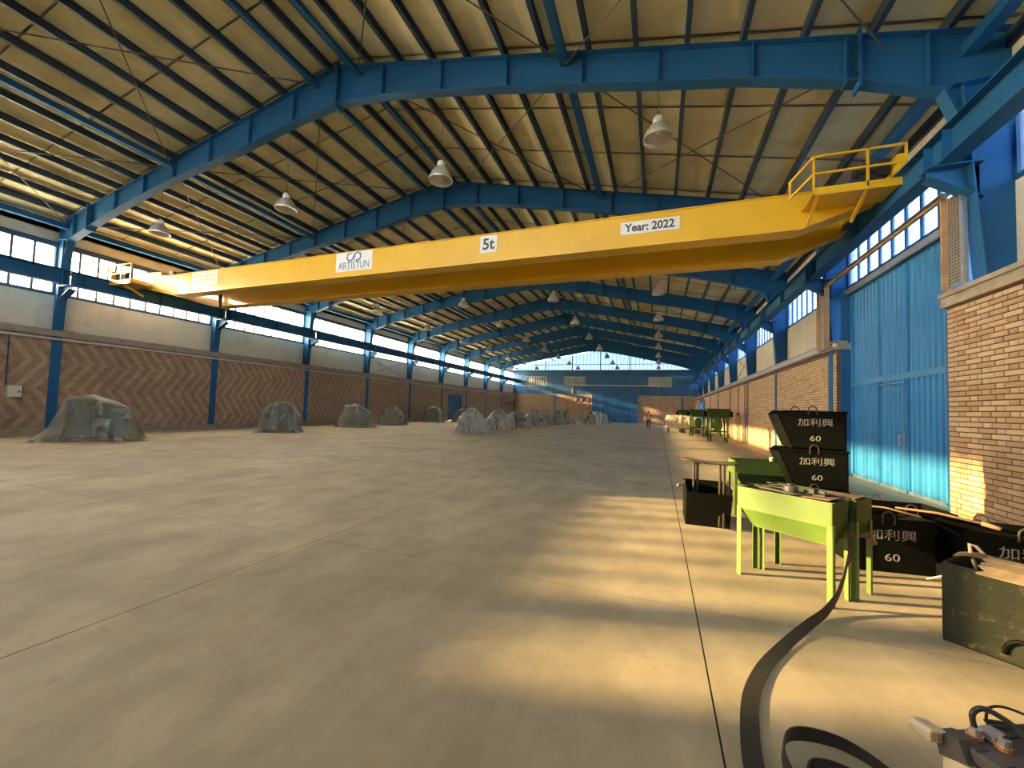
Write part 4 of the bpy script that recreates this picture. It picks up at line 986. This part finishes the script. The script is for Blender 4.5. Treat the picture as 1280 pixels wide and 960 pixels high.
# ------------------------------------------------------------------ flat black belts on the floor
def belt(pts, wd, label, th=.006):
    """pts: (x,y,z,twist) ; twist 0 = lying flat, 1 = on edge"""
    out = []; n = len(pts)
    for i in range(n-1):
        a = Vector(pts[max(i-1,0)]); b = Vector(pts[i]); c = Vector(pts[i+1]); d = Vector(pts[min(i+2,n-1)])
        for k in range(10):
            t_ = k/10; out.append(.5*((2*b)+(c-a)*t_+(2*a-5*b+4*c-d)*t_*t_+(3*b-a-3*c+d)*t_**3))
    out.append(Vector(pts[-1])); mb = MB(); vs = []
    N = len(out)
    for i, q in enumerate(out):
        d = (out[min(i+1,N-1)]-out[max(i-1,0)]).to_3d(); d.normalize()
        sd = d.cross(Vector((0,0,1))); sd.normalize(); up = sd.cross(d).normalized()
        w_ = q[3]*PI/2; ax = sd*math.cos(w_)+up*math.sin(w_); nm = ax.cross(d)
        c = q.to_3d(); wd_ = wd if not isinstance(wd, tuple) else wd[0]+(wd[1]-wd[0])*min(1, i/(N*.75))
        for a, b in ((-.5,-.5),(.5,-.5),(.5,.5),(-.5,.5)): vs.append(c+ax*(a*wd_)+nm*(b*th))
    fs = [(i*4+j, i*4+(j+1)%4, (i+1)*4+(j+1)%4, (i+1)*4+j) for i in range(N-1) for j in range(4)]+[(0,1,2,3),((N-1)*4+3,(N-1)*4+2,(N-1)*4+1,(N-1)*4)]
    mb.add(vs, fs)
    return tag(P(mb, 'flat_belt', 'rubber'), label, 'belt')
belt([(1.47,4.52,.90,.0),(1.60,4.48,.86,.4),(1.62,4.42,.66,.9),(1.57,4.36,.40,1),(1.46,4.22,.16,.95),(1.30,4.02,.045,.7),(1.10,3.74,.03,.45),(.86,3.38,.02,.2),(.66,3.05,.012,.05),(.53,2.74,.010,0),(.465,2.45,.010,0),(.43,2.15,.010,0),(.44,1.85,.010,0),(.52,1.55,.010,0)], (.035,.088), 'flat black belt running from the trough stand across the floor')
belt([(.58,2.02,.05,.95),(.56,2.22,.05,.95),(.61,2.38,.05,.9),(.71,2.44,.05,.9),(.86,2.43,.05,.8),(.99,2.33,.04,.7),(1.10,2.15,.03,.4),(1.15,1.95,.01,0)], .075, 'outer loop of flat black belt lying at the bottom of the photo')
belt([(.63,2.00,.04,.9),(.62,2.14,.04,.9),(.67,2.25,.04,.9),(.77,2.27,.04,.9),(.88,2.22,.04,.8),(.98,2.10,.03,.5)], .065, 'inner loop of flat black belt lying at the bottom of the photo')

# ------------------------------------------------------------------ battery trolley at the lower right
t = thing('battery_cart', 'charcoal and beige wheeled battery box with cables, lower right corner', 'battery cart', (1.075,2.20,0), math.radians(-62))
BL, BW, BH = .75, .42, .37
P(MB().box(.05,BL,.02,BW,.10,BH-.02), 'case', 'charc', t, bev=.02)
P(MB().box(.02,BL+.02,.0,BW+.02,BH-.05,BH), 'lid', 'charc', t, bev=.012)
P(MB().box(.04,BL,-.02,.02,.08,BH-.06), 'side_skirt', 'beige', t, bev=.006)
for k in range(9): P(MB().box(.09+k*.07,.115+k*.07,-.026,-.02,.11,BH-.12), 'vent_slot', 'motor', t)
for k in range(4): P(MB().box(.06+k*.07,.064+k*.07,.005,.065,BH,BH+.004), 'lid_groove', 'motor', t)
P(MB().prism([(-.085,.345),(0,.33),(.0,.375),(-.075,.392),(-.088,.38)], lambda u,v,k:(k,u,v), -.03,.05), 'handle_bracket', 'beige', t, bev=.004)
for k in range(3): P(MB().box(.049,.0535,-.072+k*.022,-.062+k*.022,.350,.376), 'bracket_slot', 'tan', t)
P(MB().prism([(.02,BH),(.10,BH+.02),(.13,BH-.05),(.04,BH-.08)], lambda u,v,k:(u,k,v), -.03,.06), 'corner_guard', 'charc', t)
for x in (.10,.62):
    wh = P(MB().tube([(x,-.07,.08),(x,-.025,.08)], .08, 22), 'wheel', 'inkgrey', t, smooth=False)
    P(MB().tube([(x,-.075,.08),(x,-.02,.08)], .03, 12), 'hub', 'bar', wh)
for k, (x, y) in enumerate(((.075,.085),(.135,.125),(.40,.14))):
    P(MB().tube([(x,y,BH),(x+.006,y,BH+.045)], [.020,.016], 12), 'terminal', 'galv', t); P(MB().tube([(x,y,BH+.004),(x,y,BH+.018)], .025, 12), 'copper_lug', 'copper', t)
P(MB().box(.05,.11,.12,.19,BH,BH+.03), 'connector_block', 'inkgrey', t, bev=.006)
P(MB().box(.20,.32,.18,.34,BH,BH+.035), 'connector_block', 'inkgrey', t, bev=.006)
def cv(c, r): 
    P0 = [Vector(p) for p in c]; out = []
    for i in range(len(P0)-1):
        a = P0[max(i-1,0)]; b = P0[i]; c2 = P0[i+1]; d = P0[min(i+2,len(P0)-1)]
        for k in range(7):
            q = k/7; out.append(.5*((2*b)+(c2-a)*q+(2*a-5*b+4*c2-d)*q*q+(3*b-a-3*c2+d)*q**3))
    out.append(P0[-1]); P(MB().tube(out, r, 8), 'lead_cable', 'rubber', t, smooth=True)
cv([(.075,.085,BH+.04),(.07,.085,BH+.09),(.09,.11,BH+.12),(.14,.15,BH+.10),(.20,.16,BH+.06),(.30,.15,BH+.03),(.45,.12,BH+.02)], .010)
cv([(.03,.21,BH+.02),(.04,.21,BH+.08),(.07,.25,BH+.10),(.13,.32,BH+.08),(.20,.39,BH+.03)], .005)
cv([(.02,.22,BH+.015),(.05,.28,BH+.02),(.10,.38,BH+.015)], .008)
cv([(.04,.20,BH+.015),(.08,.27,BH+.025),(.15,.37,BH+.015)], .008)
cv([(.135,.125,BH+.04),(.15,.19,BH+.06),(.19,.27,BH+.05),(.25,.36,BH+.02)], .008)
